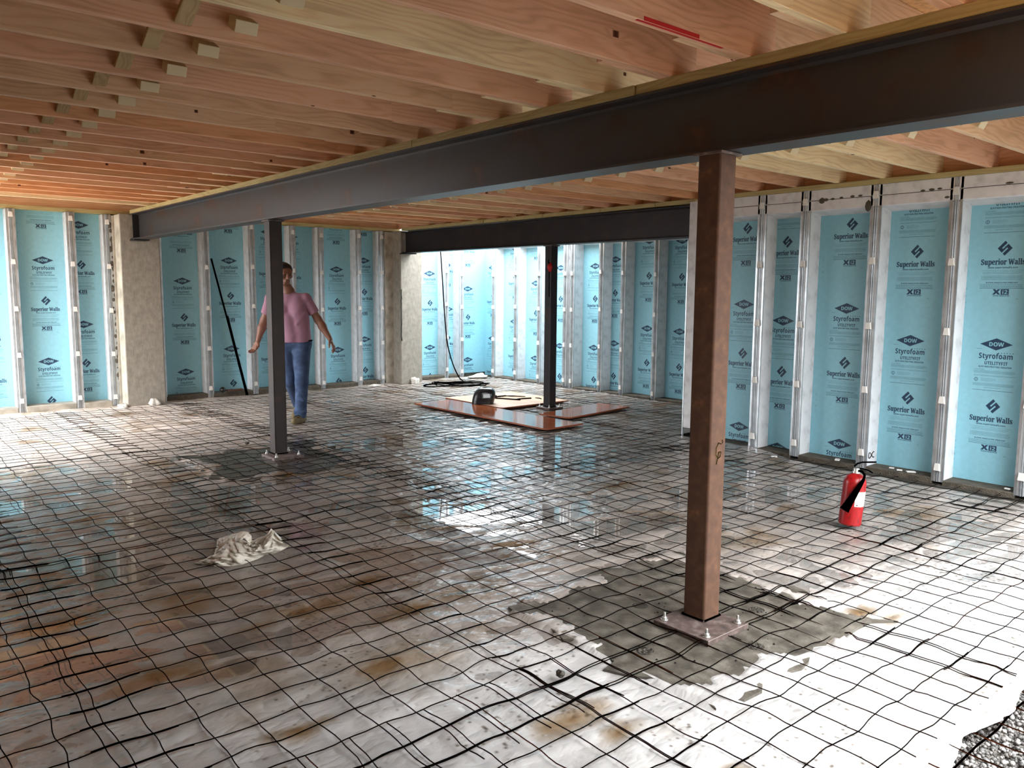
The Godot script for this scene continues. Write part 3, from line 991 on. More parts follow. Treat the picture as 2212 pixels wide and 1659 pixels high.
func plastic_image() -> ImageTexture:
	var W := 1000; var H := 1216
	var img := Image.create(W, H, false, Image.FORMAT_RGB8)
	var a := noise(0.006, 5, 101); var c := noise(0.03, 4, 102); var s := noise(0.0105, 4, 103); var f := noise(0.30, 2, 104)
	var spots := [[1.64, -3.46, 0.16], [1.39, -3.41, 0.09], [1.62, -2.70, 0.13], [1.13, -2.47, 0.09], [1.92, -1.93, 0.12], [1.98, -1.76, 0.08], [2.36, -3.13, 0.14], [2.03, -3.61, 0.10], [2.93, -3.35, 0.18], [3.73, -1.61, 0.07], [5.10, -2.98, 0.09], [3.66, -1.73, 0.09], [3.02, -3.54, 0.17], [2.03, -3.13, 0.15], [0.74, -4.01, 0.18], [2.04, -1.37, 0.07], [2.05, -7.23, 0.09], [3.55, -9.47, 0.10], [3.27, -1.68, 0.06], [1.25, -3.99, 0.16], [0.9, -3.2, 0.16], [4.6, -4.2, 0.2], [4.0, -5.6, 0.18], [5.3, -5.0, 0.15], [1.1, -5.6, 0.14]]
	for y in H:
		var z := y / 100.0 - 11.5
		for x in W:
			var wx := x / 100.0 - 1.0
			var k: float = 0.57 + 0.09 * a.get_noise_2d(x, y) + 0.07 * c.get_noise_2d(x * 0.35, y * 1.5)
			# clearer, drier sheet towards the front
			var clean := sstep(-3.2, -2.1, z - 0.3 * (wx - 2.0) + 0.25 * a.get_noise_2d(x * 2, y * 2))
			k += 0.13 * clean + 0.05 * sstep(-5.0, -3.2, z) * sstep(1.0, 2.5, wx) + 0.20 * sstep(-6.6, -9.0, z) * sstep(5.5, 2.5, wx) + 0.10 * sstep(-8.0, -9.5, z)  # rear-left lightening paints daylight from the left opening into the colour
			var col := Color(k, k * lerpf(0.945, 0.99, clean), k * lerpf(0.895, 0.975, clean))
			var st := maxf(0.0, s.get_noise_2d(x, y) - 0.22) * 1.5 * (1.0 - 0.7 * clean)
			for p in spots:
				var dx: float = wx - p[0]; var dz: float = z - p[1]
				if absf(dx) < p[2] * 2.2 and absf(dz) < p[2] * 1.6:
					var d: float = sqrt(dx * dx * 0.35 + dz * dz * 1.6) / p[2]
					d += 0.55 * c.get_noise_2d(x * 1.5, y * 1.5)
					st = maxf(st, 0.85 * (1.0 - d))
			if st > 0.0: col = col.lerp(Color(0.36, 0.25, 0.12), minf(st, 0.8))
			var sp := f.get_noise_2d(x, y)
			sp += 0.5 * a.get_noise_2d(x * 2.1 + 500, y * 2.1) - 0.12
			if sp > 0.52: col = col.lerp(Color(0.25, 0.21, 0.17), minf(0.8, (sp - 0.52) * 5.0))
			img.set_pixel(x, y, col)
	return ImageTexture.create_from_image(img)

func build_floor() -> void:
	nz.low = noise(0.85, 3, 201); nz.fold = noise(1.5, 2, 202); nz.fold2 = noise(2.2, 2, 203); nz.fine = noise(9.0, 3, 204); nz.lap = noise(1.9, 3, 205)
	# damp gravel bed inside and yard outside
	var fl := base("floor")
	struct(fl, "damp gravel bed under the plastic sheet and the yard in front")
	var b := MB.new()
	b.cbox(Vector3(0.25, -0.06, -11.6), Vector3(9.2, -0.022, -7.4))
	b.cbox(Vector3(-1.1, -0.06, -7.4), Vector3(9.2, -0.022, -1.0))
	part("mud_bed", b, M.mud, fl)
	b = MB.new()
	b.cbox(Vector3(-16, -0.4, -18.0), Vector3(18, -0.024, 16))
	part("yard", b, M.gravel_ground, fl)
	# added unseen bank that blocks low sky light at the front opening
	b = MB.new()
	b.extrude([Vector3(-14, -0.1, 4.2), Vector3(-14, 3.0, 6.4), Vector3(-14, 3.0, 9.0), Vector3(-14, -0.1, 9.0)], Vector3(30, 0, 0))
	part("added_bank", b, M.mud, fl)

	# fine creases repeat every metre or two; the sheet's own stains lie in the second uv set, once over the whole floor
	M.plastic = mat(Color.WHITE, 0.24)
	M.plastic.metallic_specular = 0.5
	M.plastic.albedo_texture = ntex(noise(0.02, 3, 303), 256, [[0.0, g(0.94)], [1.0, g(1.0)]])
	M.plastic.detail_enabled = true
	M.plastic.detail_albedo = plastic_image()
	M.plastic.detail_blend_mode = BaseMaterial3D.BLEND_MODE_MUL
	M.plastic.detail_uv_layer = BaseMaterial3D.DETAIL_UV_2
	var wt := NoiseTexture2D.new()
	wt.width = 1024; wt.height = 1024; wt.seamless = true
	wt.noise = noise(0.006, 4, 301, FastNoiseLite.TYPE_SIMPLEX_SMOOTH, FastNoiseLite.FRACTAL_RIDGED)
	M.plastic.heightmap_enabled = true
	M.plastic.heightmap_texture = wt
	M.plastic.heightmap_scale = 0.9
	var edge := noise(1.7, 4, 210)
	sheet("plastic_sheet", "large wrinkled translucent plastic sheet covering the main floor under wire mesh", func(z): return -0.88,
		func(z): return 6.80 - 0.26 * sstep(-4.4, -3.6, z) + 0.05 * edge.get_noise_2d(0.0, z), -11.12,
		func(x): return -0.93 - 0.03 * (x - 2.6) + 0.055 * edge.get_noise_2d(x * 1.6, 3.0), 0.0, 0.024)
	sheet("plastic_sheet", "smaller plastic sheet on the floor of the alcove beyond the far post", func(z): return 6.70 + 0.04 * edge.get_noise_2d(9.0, z),
		func(z): return XA - 0.06, -11.1, func(x): return -5.3, 0.004, 0.03)

	# standing water that fills the hollows of the sheet
	b = MB.new()
	b.quad(Vector3(-0.85, WATER, -1.2), Vector3(6.55, WATER, -1.2), Vector3(6.55, WATER, -11.0), Vector3(-0.85, WATER, -11.0))
	M.water = mat(Color(0.30, 0.22, 0.14, 0.16), 0.02)
	M.water.transparency = BaseMaterial3D.TRANSPARENCY_ALPHA
	tag(part("puddle", b, M.water), "shallow brownish puddles standing in the hollows of the plastic sheet", "water", "", "stuff")

	# concrete footing pads
	var names := ["square concrete footing pad around the nearest post, with dirt", "dark wet concrete footing pad around the left post", "dirty concrete footing pad under the far post among plywood"]
	M.pad = bump(tri(mat(Color.WHITE, 0.62, 0.0, ntex(noise(0.012, 5, 91), 512, [[0.0, Color(0.21, 0.195, 0.17)], [0.4, Color(0.31, 0.29, 0.255)], [0.7, Color(0.38, 0.36, 0.325)], [1.0, Color(0.46, 0.44, 0.40)]])), 0.8), ntex(noise(0.06, 5, 32), 512, []), 0.2)
	M.pad_wet = tri(mat(Color.WHITE, 0.3, 0.0, ntex(noise(0.012, 5, 92), 512, [[0.0, Color(0.16, 0.145, 0.12)], [0.5, Color(0.26, 0.24, 0.205)], [1.0, Color(0.36, 0.335, 0.29)]])), 0.8)
	var holes := [[[2.89, -2.44], [3.28, -2.05], [2.53, -2.10], [2.93, -1.83]], [[2.6, -6.74], [2.90, -6.37], [3.37, -6.72], [2.84, -7.22]], []]
	for i in 3:
		var p: Array = PADS[i]
		var o := base("concrete_pad", Vector3((p[0] + p[1]) / 2, 0, (p[2] + p[3]) / 2))
		tag(o, names[i], "footing")
		var outline := []
		for e in [[p[0], p[2], p[0], p[3]], [p[0], p[3], p[1], p[3]], [p[1], p[3], p[1], p[2]], [p[1], p[2], p[0], p[2]]]:
			for k in 14:
				var t := k / 14.0
				var q := Vector2(lerpf(e[0], e[2], t), lerpf(e[1], e[3], t))
				q += Vector2(edge.get_noise_2d(q.x * 2.2, q.y * 2.2), edge.get_noise_2d(q.x * 2.2 + 9, q.y * 2.2)) * 0.13
				outline.append(Vector3(q.x, 0.0, q.y) - o.position + Vector3(0, -0.05, 0))
		b = MB.new()
		outline.reverse()
		b.extrude(outline, Vector3(0, 0.074 if i == 0 else 0.072, 0))
		part("slab", b, M.pad if i != 1 else M.pad_wet, o)
		for h in holes[i]:
			var c := Vector3(h[0], 0.0235, h[1]) - o.position
			b = MB.new()
			b.lathe([Vector2(0.036, 0.0), Vector2(0.038, 0.002), Vector2(0.034, 0.0025), Vector2(0.030, 0.001), Vector2(0.001, 0.0008)], 20, Transform3D(Basis(), c))
			part("anchor_hole", b, M.mud, o)
		# crumbs of dirt
		b = MB.new()
		for k in 60:
			var s := rf(0.002, 0.006)
			b.lathe([Vector2(0.0005, -s), Vector2(s, 0), Vector2(0.0005, s)], 5, Transform3D(Basis(), Vector3(rf(p[0] + 0.1, p[1] - 0.1), 0.025, rf(p[2] + 0.1, p[3] - 0.1)) - o.position))
		part("dirt_crumbs", b, M.void, o).set_meta("kind", "stuff")

	M.flap = mat(Color(0.80, 0.785, 0.75), 0.3)
	# loose stones in front of the sheet's edge
	var st := MB.new()
	var rr := RandomNumberGenerator.new(); rr.seed = 5
	var ring := []
	st.lathe([Vector2(0.001, -0.8), Vector2(0.75, -0.55), Vector2(1.0, 0.0), Vector2(0.7, 0.6), Vector2(0.001, 0.75)], 7)
	for i in st.v.size(): st.v[i] *= 1.0 + 0.18 * sin(i * 12.9)
	var mm := MultiMesh.new()
	mm.transform_format = MultiMesh.TRANSFORM_3D
	mm.use_colors = true
	mm.mesh = st.mesh()
	mm.instance_count = 16000
	for i in mm.instance_count:
		var x := rr.randf_range(1.6, 4.9); var z := rr.randf_range(-1.12, 0.25)
		var s := rr.randf_range(0.004, 0.0105)
		mm.set_instance_transform(i, Transform3D(Basis.from_euler(Vector3(rr.randf() * 6, rr.randf() * 6, rr.randf() * 6)).scaled(Vector3(s * rr.randf_range(0.8, 1.4), s * 0.8, s)), Vector3(x, -0.022 + rr.randf() * 0.012, z)))
		var k := rr.randf_range(0.05, 0.24) if rr.randf() < 0.9 else rr.randf_range(0.25, 0.5)
		mm.set_instance_color(i, Color(k, k * 0.97, k * 0.92))
	var mi := MultiMeshInstance3D.new()
	mi.name = "gravel"
	mi.multimesh = mm
	var gm := mat(Color.WHITE, 0.6)
	gm.vertex_color_use_as_albedo = true
	mi.material_override = gm
	add_child(mi)
	tag(mi, "dark grey gravel lying in front of the plastic sheet's edge", "gravel", "", "stuff")

# ---------------------------------------------------------------- welded wire mesh
func wire_y(x: float, z: float, layer: float) -> float:
	var y: float = 0.026 + layer + 0.013 * nz.wire.get_noise_2d(x, z)
	y += 0.010 * nz.wire2.get_noise_2d(x * 1.0, z * 1.0)
	return maxf(y, maxf(floor_y(x, z), WATER) + 0.004)

func blocked(x: float, z: float, y := 0.0) -> bool:
	for p in [[2.977, -2.15], [3.03, -6.845], [7.0, -7.51]]:
		if absf(x - p[0]) < 0.085 and absf(z - p[1]) < 0.085: return true
	return false

func build_mesh() -> void:
	nz.wire = noise(1.1, 2, 401); nz.wire2 = noise(2.7, 2, 402); nz.jit = noise(1.9, 2, 403)
	var cols := [[-0.75, 0.77, "against the left wall"], [0.62, 2.14, "left of the main beam"], [1.995, 3.52, "under the main beam"], [3.36, 4.88, "just right of the main beam"], [4.73, 6.25, "midway to the right wall"], [6.1, 6.62, "along the right wall"]]
	var rws := [[-2.29, -1.02, "by the gravel"], [-4.95, -1.90, "beyond the nearest post"], [-7.85, -4.78, "around the left post"], [-10.85, -7.68, "before the back wall"]]
	var step := 0.1524
	for ri in rws.size():
		for ci in cols.size():
			var cc: Array = cols[ci]; var rw: Array = rws[ri]
			var xa: float = cc[0]; var xb: float = cc[1]
			var za: float = rw[0]; var zb: float = rw[1]
			if ri == 0 and ci == 0: continue
			_mesh_sheet(xa, xb, za, zb, step, ri, ci, "rusty wire mesh sheet %s, %s" % [cc[2], rw[2]])
	_mesh_sheet(6.60, 7.92, -8.35, -5.42, step, 4, 0, "rusty wire mesh sheet in the near part of the alcove")
	_mesh_sheet(6.60, 8.62, -10.9, -8.2, step, 5, 0, "rusty wire mesh sheet in the alcove's bright far corner")
	_mesh_sheet(7.78, 8.62, -8.35, -5.42, step, 6, 0, "rusty wire mesh sheet along the alcove's side wall")
	# orange sheet over the bare gravel
	var o := base("wire_mesh")
	tag(o, "bright orange rusted wire mesh on the bare gravel", "wire mesh")
	for k in 8:
		var z := -0.93 + k * step
		var pts := PackedVector3Array()
		for i in 60:
			var x := 1.9 + i * 0.05
			pts.append(Vector3(x, 0.012 + 0.010 * nz.wire2.get_noise_2d(x, z), z + 0.012 * nz.jit.get_noise_2d(x, z)))
		var b := MB.new()
		b.tube(pts, 0.0042 if k == 0 else 0.0026, 6)
		part("wire", b, M.wire_red, o)
	for k in 19:
		var x := 2.02 + k * step
		var pts := PackedVector3Array()
		for i in 26:
			var z := -0.99 + i * 0.05
			pts.append(Vector3(x + 0.010 * nz.jit.get_noise_2d(x * 3, z), 0.017 + 0.010 * nz.wire2.get_noise_2d(x, z), z))
		var b := MB.new()
		b.tube(pts, 0.0026, 6)
		part("wire", b, M.wire_red, o)

func _mesh_sheet(xa: float, xb: float, za: float, zb: float, step: float, ri: int, ci: int, label: String) -> void:
	var o := base("wire_mesh")
	tag(o, label, "wire mesh")
	var turn := rf(-0.006, 0.006) if ri > 0 else 0.0
	var ox := rf(-0.03, 0.03) if ri > 0 else 0.0
	var layer := 0.003 * ((ri + ci) % 3)
	var cen := Vector2((xa + xb) / 2, (za + zb) / 2)
	var near := zb > -5.0
	var dl := 0.04 if near else 0.075
	var rad := 0.0021
	var sides := 6 if near else 4
	var z0 := -1.98 + 0.01
	# long wires run along z, short wires along x
	var xs := []
	var x := xa + ox
	while x <= xb + ox + 0.001: xs.append(x); x += step
	var zs := []
	var z := (zb - 0.075) if ri > 0 else -1.07
	while z >= za + 0.05: zs.append(z); z -= step
	for line in xs: _wire(o, Vector2(line, za), Vector2(line, zb), cen, turn, layer, dl, rad, sides, 0.0, true)
	for line in zs: _wire(o, Vector2(xa + ox - 0.04, line), Vector2(xb + ox + 0.04, line), cen, turn, layer, dl, rad, sides, 0.0045, false)

func _wire(o: Node3D, a: Vector2, c: Vector2, cen: Vector2, turn: float, layer: float, dl: float, rad: float, sides: int, lift: float, along: bool) -> void:
	var m := int(ceil((c - a).length() / dl)) + 1
	var pts := PackedVector3Array()
	for i in m + 1:
		var p := a.lerp(c, float(i) / m)
		var j: float = nz.jit.get_noise_2d(p.x * 1.6 + (7.0 if along else 0.0), p.y * 1.6) * 0.016
		var q := p + (Vector2(j, 0) if along else Vector2(0, j))
		q = (q - cen).rotated(turn) + cen
		var hit := blocked(q.x, q.y) or q.x > XA - 0.08 or (q.x > 6.68 and q.y > -5.33)
		if not hit: pts.append(Vector3(q.x, wire_y(q.x, q.y, layer) + lift, q.y))
		if hit or i == m:
			if pts.size() > 2:
				var b := MB.new()
				b.tube(pts, rad, sides)
				part("wire", b, M.wire if rng.randf() < 0.93 else M.wire_red, o)
			pts = PackedVector3Array()

# ---------------------------------------------------------------- loose things
func blob(b: MB, c: Vector3, r: Vector3, seed_: float, amp := 0.18, seg := 12) -> void:
	# a lumpy closed shape
	var rows := []
	for i in seg / 2 + 1:
		var ph := PI * i / (seg / 2)
		var row := []
		for k in seg:
			var th := -TAU * k / seg
			var d := Vector3(sin(ph) * cos(th), -cos(ph), sin(ph) * sin(th))
			var w := 1.0 + amp * (sin(d.x * 5.1 + seed_) + sin(d.y * 6.3 + seed_ * 1.7) + sin(d.z * 5.7 + seed_ * 2.3)) * 0.5
			row.append(c + d * r * w)
		rows.append(row)
	b.grid(rows, [], true)

func build_things() -> void:
	build_extinguisher()
	build_bag()
	build_plywood()
	build_helmet()
	build_cords()
	build_small()

func build_extinguisher() -> void:
	var at := Vector3(4.99, 0.03, -2.47)
	var o := base("fire_extinguisher", at)
	o.basis = Basis(Vector3(0.646, 0, -0.763).normalized(), 0.03) * Basis(Vector3(-0.646, 0, 0.763), -0.045)
	tag(o, "scuffed red fire extinguisher with black horn standing on the mesh near the right wall", "fire extinguisher")
	var scuff := ntex(noise(0.02, 5, 501), 512, [[0.0, Color(0.30, 0.08, 0.08)], [0.32, Color(0.55, 0.055, 0.075)], [0.74, Color(0.62, 0.065, 0.085)], [0.88, Color(0.5, 0.08, 0.085)], [1.0, Color(0.66, 0.48, 0.45)]])
	var red := mat(Color.WHITE, 0.32, 0.0, scuff)
	red.uv1_scale = Vector3(1.5, 1.5, 1)
	var b := MB.new()
	b.lathe([Vector2(0.001, 0.004), Vector2(0.055, 0.0), Vector2(0.066, 0.004), Vector2(0.0705, 0.014), Vector2(0.0705, 0.10), Vector2(0.0705, 0.20), Vector2(0.0705, 0.272), Vector2(0.069, 0.288), Vector2(0.063, 0.308), Vector2(0.052, 0.323), Vector2(0.036, 0.333), Vector2(0.026, 0.337), Vector2(0.024, 0.342), Vector2(0.001, 0.342)], 40)
	part("cylinder", b, red, o)
	# label wrapped round the front right: image-right axis is (0.763, 0, 0.646)
	var im := Image.create(256, 256, false, Image.FORMAT_RGB8)
	im.fill(Color(0.88, 0.86, 0.80))
	var z := noise(0.03, 4, 502)
	for y in 256:
		for x in 256:
			var v := z.get_noise_2d(x, y)
			if v > 0.16 and x > 12 and x < 244: im.set_pixel(x, y, Color(0.88, 0.86, 0.80).lerp(Color(0.42, 0.42, 0.38), minf(0.7, (v - 0.16) * 2.6)))
	for k in 6:
		for yy in 22:
			for xx in 20:
				if absf(xx - 10) + absf(yy - 11) * 0.8 < 11: im.set_pixel(206 + xx - k * 2 + (14 if k == 0 else 0), 24 + k * 38 + yy, Color(0.06, 0.06, 0.06))
	for k in 5: small_print(im, 22, 180, 40 + k * 40, 3, 8, Color(0.2, 0.2, 0.2), 0.5)
	for yy in 18:
		for xx in 22: im.set_pixel(24 + xx, 222 + yy, Color(0.25, 0.05, 0.05))
	var lab := mat(Color.WHITE, 0.5, 0.0, ImageTexture.create_from_image(im))
	b = MB.new()
	var rows := []; var uvs := []
	for i in 2:
		var row := []; var ur := []
		for k in 17:
			# angle measured from straight towards the viewer (-0.646, 0, 0.763), growing to image right
			var a := lerpf(-0.22, 1.40, k / 16.0)
			var d := Vector3(-0.646, 0, 0.763) * cos(a) + Vector3(0.763, 0, 0.646) * sin(a)
			row.append(d * 0.0712 + Vector3(0, 0.135 + 0.098 * i, 0))
			ur.append(Vector2(k / 16.0, 1.0 - i))
		rows.append(row); uvs.append(ur)
	b.grid(rows, uvs)
	part("label", b, lab, o)
	b = MB.new()
	b.lathe([Vector2(0.023, 0.340), Vector2(0.023, 0.352), Vector2(0.019, 0.354), Vector2(0.019, 0.372), Vector2(0.014, 0.376), Vector2(0.001, 0.377)], 16)
	part("valve", b, M.zinc, o)
	# carrying handle and squeeze lever, pointing image right
	var rx := Vector3(0.763, 0, 0.646)
	b = MB.new()
	var xf := Transform3D(Basis(rx, Vector3.UP, Vector3(-0.646, 0, 0.763)), Vector3.ZERO)
	var lo := PackedVector3Array(); var hi := PackedVector3Array()
	for q in [[-0.012, 0.372], [0.03, 0.374], [0.07, 0.368], [0.105, 0.352]]: lo.append(xf * Vector3(q[0], q[1], 0))
	for q in [[-0.02, 0.384], [0.0, 0.405], [0.03, 0.416], [0.075, 0.420], [0.12, 0.424]]: hi.append(xf * Vector3(q[0], q[1], 0))
	b.tube(lo, 0.0065, 8)
	part("carrying_handle", b, M.zinc, o)
	b = MB.new()
	b.tube(hi, 0.006, 8)
	part("lever", b, M.zinc, o)
	# swing pipe and black horn hanging down image left in front of the cylinder
	var tv := Vector3(-0.646, 0, 0.763)
	b = MB.new()
	b.tube(PackedVector3Array([Vector3(0, 0.362, 0), tv * 0.04 + Vector3(0, 0.362, 0) + rx * 0.02, tv * 0.075 + Vector3(0, 0.345, 0) + rx * 0.022, tv * 0.09 + Vector3(0, 0.325, 0) + rx * 0.012]), 0.008, 10)
	part("pipe", b, M.black, o)
	var h0 := tv * 0.092 + Vector3(0, 0.328, 0) + rx * 0.014
	var h1 := tv * 0.112 + Vector3(0, 0.118, 0) - rx * 0.095
	var pts := PackedVector3Array(); var rad := []
	for k in 9:
		var t := k / 8.0
		pts.append(h0.lerp(h1, t)); rad.append(lerpf(0.009, 0.0285, pow(t, 0.8)) if t < 0.97 else 0.0285)
	b = MB.new()
	b.tube(pts, rad, 18, true)
	part("horn", b, M.black, o)
	b = MB.new()
	var dn := (h1 - h0).normalized()
	b.tube(PackedVector3Array([h1 - dn * 0.012, h1 - dn * 0.006, h1 + dn * 0.001]), [0.0285, 0.0305, 0.0305], 18, false)
	part("horn_rim", b, M.rubber, o)

func build_bag() -> void:
	# crumpled carrier bag; local x = image right, z = towards the viewer
	var o := base("plastic_bag", Vector3(1.63, 0.018, -4.22))
	o.basis = Basis(Vector3(0.763, 0, 0.646), Vector3.UP, Vector3(-0.646, 0, 0.763))
	tag(o, "crumpled white plastic bag with a torn handle lying on the wet mesh", "plastic bag")
	var film := mat(Color(0.86, 0.83, 0.77), 0.38)
	film.backlight_enabled = true
	film.backlight = Color(0.5, 0.47, 0.42)
	var cz := noise(7.0, 3, 511)
	var k := 1.0 / 355.0
	# each sheet: bottom line and top line in image pixels about (520, 1228), with height shares
	var lines := [
		["front_sheet", [[432, 1226, 0], [452, 1228, 0], [475, 1230, 0], [500, 1230, 0], [522, 1227, 0], [538, 1219, 0], [552, 1209, 0.01], [566, 1206, 0.015], [580, 1201, 0.02], [594, 1190, 0.04]],
			[[434, 1223, 0.005], [446, 1214, 0.02], [463, 1205, 0.045], [484, 1182, 0.10], [500, 1183, 0.10], [520, 1191, 0.08], [538, 1197, 0.065], [550, 1186, 0.085], [562, 1156, 0.15], [582, 1175, 0.10]]],
		["back_sheet", [[425, 1184, 0.0], [440, 1203, 0.0], [456, 1212, 0.01], [470, 1206, 0.03], [486, 1196, 0.05], [505, 1196, 0.05], [530, 1196, 0.05], [545, 1192, 0.05], [560, 1180, 0.06]],
			[[432, 1172, 0.02], [448, 1165, 0.03], [468, 1163, 0.035], [484, 1166, 0.05], [492, 1178, 0.06], [510, 1184, 0.06], [528, 1172, 0.07], [545, 1163, 0.08], [557, 1161, 0.10]]],
	]
	for L in lines:
		var rows := []
		var bot: Array = L[1]; var top: Array = L[2]
		var n1 := 36
		for j in 13:
			var t := j / 12.0
			var row := []
			for i in n1 + 1:
				var u := float(i) / n1
				var p := _line(bot, u).lerp(_line(top, u), t)
				var hgt := p.z + 0.018 * sin(t * PI) + 0.014 * cz.get_noise_2d(u * 1.7 + (3.0 if L[0] == "back_sheet" else 0.0), t * 0.8)
				var sx := (p.x - 520.0) * k
				var sy := (1228.0 - p.y) * k
				# what the height does not explain of the upward shift is distance
				var zz := -(sy - maxf(hgt, 0.002) * 0.95) / 0.31
				row.append(Vector3(sx + 0.006 * cz.get_noise_2d(u * 2.0, t * 2.0 + 7), maxf(hgt, 0.002), zz))
			rows.append(row)
		var b := MB.new()
		b.grid(rows)
		part(L[0], b, film, o)
	# handle loop standing up
	var b := MB.new()
	var arch := [[486, 1186, 0.09], [488, 1176, 0.11], [495, 1166, 0.135], [506, 1162, 0.145], [517, 1163, 0.14], [525, 1171, 0.12], [530, 1184, 0.09], [528, 1196, 0.06]]
	var rows := []
	for j in 4:
		var row := []
		for i in 25:
			var p := _line(arch, i / 24.0)
			var c := Vector2(508, 1190)
			var q := Vector2(p.x, p.y).lerp(c, 0.30 * j / 3.0)
			var hgt := p.z - 0.006 * j + 0.004 * cz.get_noise_2d(i * 0.06, j * 0.4)
			row.append(Vector3((q.x - 520) * k, hgt, -((1228.0 - q.y) * k - hgt * 0.95) / 0.31 + 0.012 * j))
		rows.append(row)
	b.grid(rows)
	part("handle_loop", b, film, o)

func _line(pts: Array, u: float) -> Vector3:
	var f := u * (pts.size() - 1)
	var i := mini(int(f), pts.size() - 2)
	var t := f - i
	var a: Array = pts[i]; var b: Array = pts[i + 1]
	return Vector3(lerpf(a[0], b[0], t), lerpf(a[1], b[1], t), lerpf(a[2], b[2], t))

func build_plywood() -> void:
	var W := 512; var H := 256
	var gr := noise(0.01, 4, 521); var bl := noise(0.012, 4, 522)
	var wet := Image.create(W, H, false, Image.FORMAT_RGB8)
	var dry := Image.create(W, H, false, Image.FORMAT_RGB8)
	for y in H:
		for x in W:
			var v := gr.get_noise_2d(x * 0.4, y * 4.0)
			var d := bl.get_noise_2d(x, y)
			wet.set_pixel(x, y, Color(0.60 + 0.07 * v + 0.10 * d, 0.33 + 0.05 * v + 0.08 * d, 0.19 + 0.03 * v + 0.06 * d))
			dry.set_pixel(x, y, Color(0.74 + 0.05 * v + 0.08 * d, 0.62 + 0.05 * v + 0.09 * d, 0.50 + 0.04 * v + 0.09 * d))
	var mw := mat(Color.WHITE, 0.09, 0.0, ImageTexture.create_from_image(wet))
	var md := mat(Color.WHITE, 0.5, 0.0, ImageTexture.create_from_image(dry))
	var me := mat(Color(0.52, 0.27, 0.15), 0.6)
	var list := [
		["wet orange-brown plywood strip lying lengthways in front of the far post", Vector3(6.06, 0.036, -7.52), 0.57, 2.50, 0.012, mw, 0],
		["pale dry plywood sheet carrying the welding helmet", Vector3(6.985, 0.036, -8.36), 1.17, 1.22, 0.0, md, 1],
		["wet greyish plywood piece lying right of the far post", Vector3(7.10, 0.040, -6.96), 1.25, 0.46, 0.14, mw, 0]]
	for q in list:
		var o := base("plywood_sheet", q[1], q[4])
		tag(o, q[0], "plywood")
		var hx: float = q[2] / 2; var hz: float = q[3] / 2
		var n1 := 14
		var cor := 0.05
		# outline with one worn corner, face and edge as separate parts
		var out := [Vector3(-hx, 0, -hz), Vector3(-hx, 0, hz - cor), Vector3(-hx + cor * 0.3, 0, hz - cor * 0.3), Vector3(-hx + cor, 0, hz), Vector3(hx, 0, hz), Vector3(hx, 0, -hz)]
		var b := MB.new()
		b.ax = 2 if hz > hx else 0
		b.us = Vector2(0.4, 0.8)
		b.extrude(out, Vector3(0, 0.0165, 0))
		part("core", b, me, o)
		b = MB.new()
		b.ax = 2 if hz > hx else 0
		b.us = Vector2(0.4, 0.8)
		var top := []
		for p in out: top.append(p * Vector3(0.998, 1, 0.999) + Vector3(0, 0.0165, 0))
		b.extrude(top, Vector3(0, 0.0015, 0))
		part("face_veneer", b, q[5], o)

func build_helmet() -> void:
	# welding helmet sitting on its rim, face towards the left front
	var o := base("welding_helmet", Vector3(6.50, 0.055, -8.22))
	o.basis = Basis(Vector3(0.763, 0, 0.646), Vector3.UP, Vector3(-0.646, 0, 0.763))
	tag(o, "dark grey welding helmet resting on the pale plywood sheet", "welding helmet")
	var shell := mat(Color.WHITE, 0.28, 0.0, ntex(noise(0.02, 3, 531), 256, [[0.0, Color(0.07, 0.08, 0.10)], [0.55, Color(0.13, 0.145, 0.165)], [1.0, Color(0.30, 0.32, 0.33)]]))
	var b := MB.new()
	var rows := []
	for i in 15:
		var t := i / 14.0
		var row := []
		for k in 28:
			var a := -TAU * k / 28.0
			# outline in plan: flatter front, narrow chin; profile leans back at the top
			var prof := pow(sin(clampf(t * 0.96 + 0.04, 0, 1) * PI * 0.5 + 0.0), 0.6) if t < 0.0 else 1.0
			var rr := 0.155 * pow(maxf(0.0, 1.0 - pow(t, 3.2)), 0.45)
			var ca := cos(a); var sa := sin(a)
			var ex := 0.62
			var x := signf(ca) * pow(absf(ca), ex) * rr * (0.93 + 0.10 * t)
			var z := signf(sa) * pow(absf(sa), ex) * rr * 0.82
			x += -0.028 + 0.045 * t
			row.append(Vector3(x, 0.002 + 0.215 * t, z))
		rows.append(row)
	b.grid(rows, [], true)
	part("shell", b, shell, o)
	# viewing window in a raised frame, on the side facing the viewer's right
	var q := Transform3D(Basis(Vector3.UP, 0.35) * Basis(Vector3.RIGHT, -0.22), Vector3(0.02, 0.105, 0.108))
	b = MB.new()
	b.cbox(Vector3(-0.062, -0.040, 0), Vector3(0.062, 0.040, 0.022), 0.006, q)
	part("window_frame", b, mat(Color(0.10, 0.105, 0.10), 0.45), o)
	b = MB.new()
	b.cbox(Vector3(-0.048, -0.028, 0.016), Vector3(0.048, 0.028, 0.024), 0.002, q)
	part("dark_lens", b, mat(Color(0.16, 0.18, 0.15), 0.08), o)
	b = MB.new()
	b.lathe([Vector2(0.001, 0.024), Vector2(0.020, 0.022), Vector2(0.022, 0.0), Vector2(0.022, -0.01)], 14, Transform3D(Basis(Vector3(0, 0, 1), -PI / 2), Vector3(0.135, 0.085, 0.0)))
	part("knob", b, M.rubber, o)
	b = MB.new()
	var arc := PackedVector3Array()
	for k in 13:
		var a := PI * k / 12.0
		arc.append(Vector3(0.05 + 0.075 * sin(a), 0.10 + 0.085 * cos(a) * 0.9, -0.03))
	b.tube(arc, 0.008, 6)
	part("headband", b, M.rubber, o)

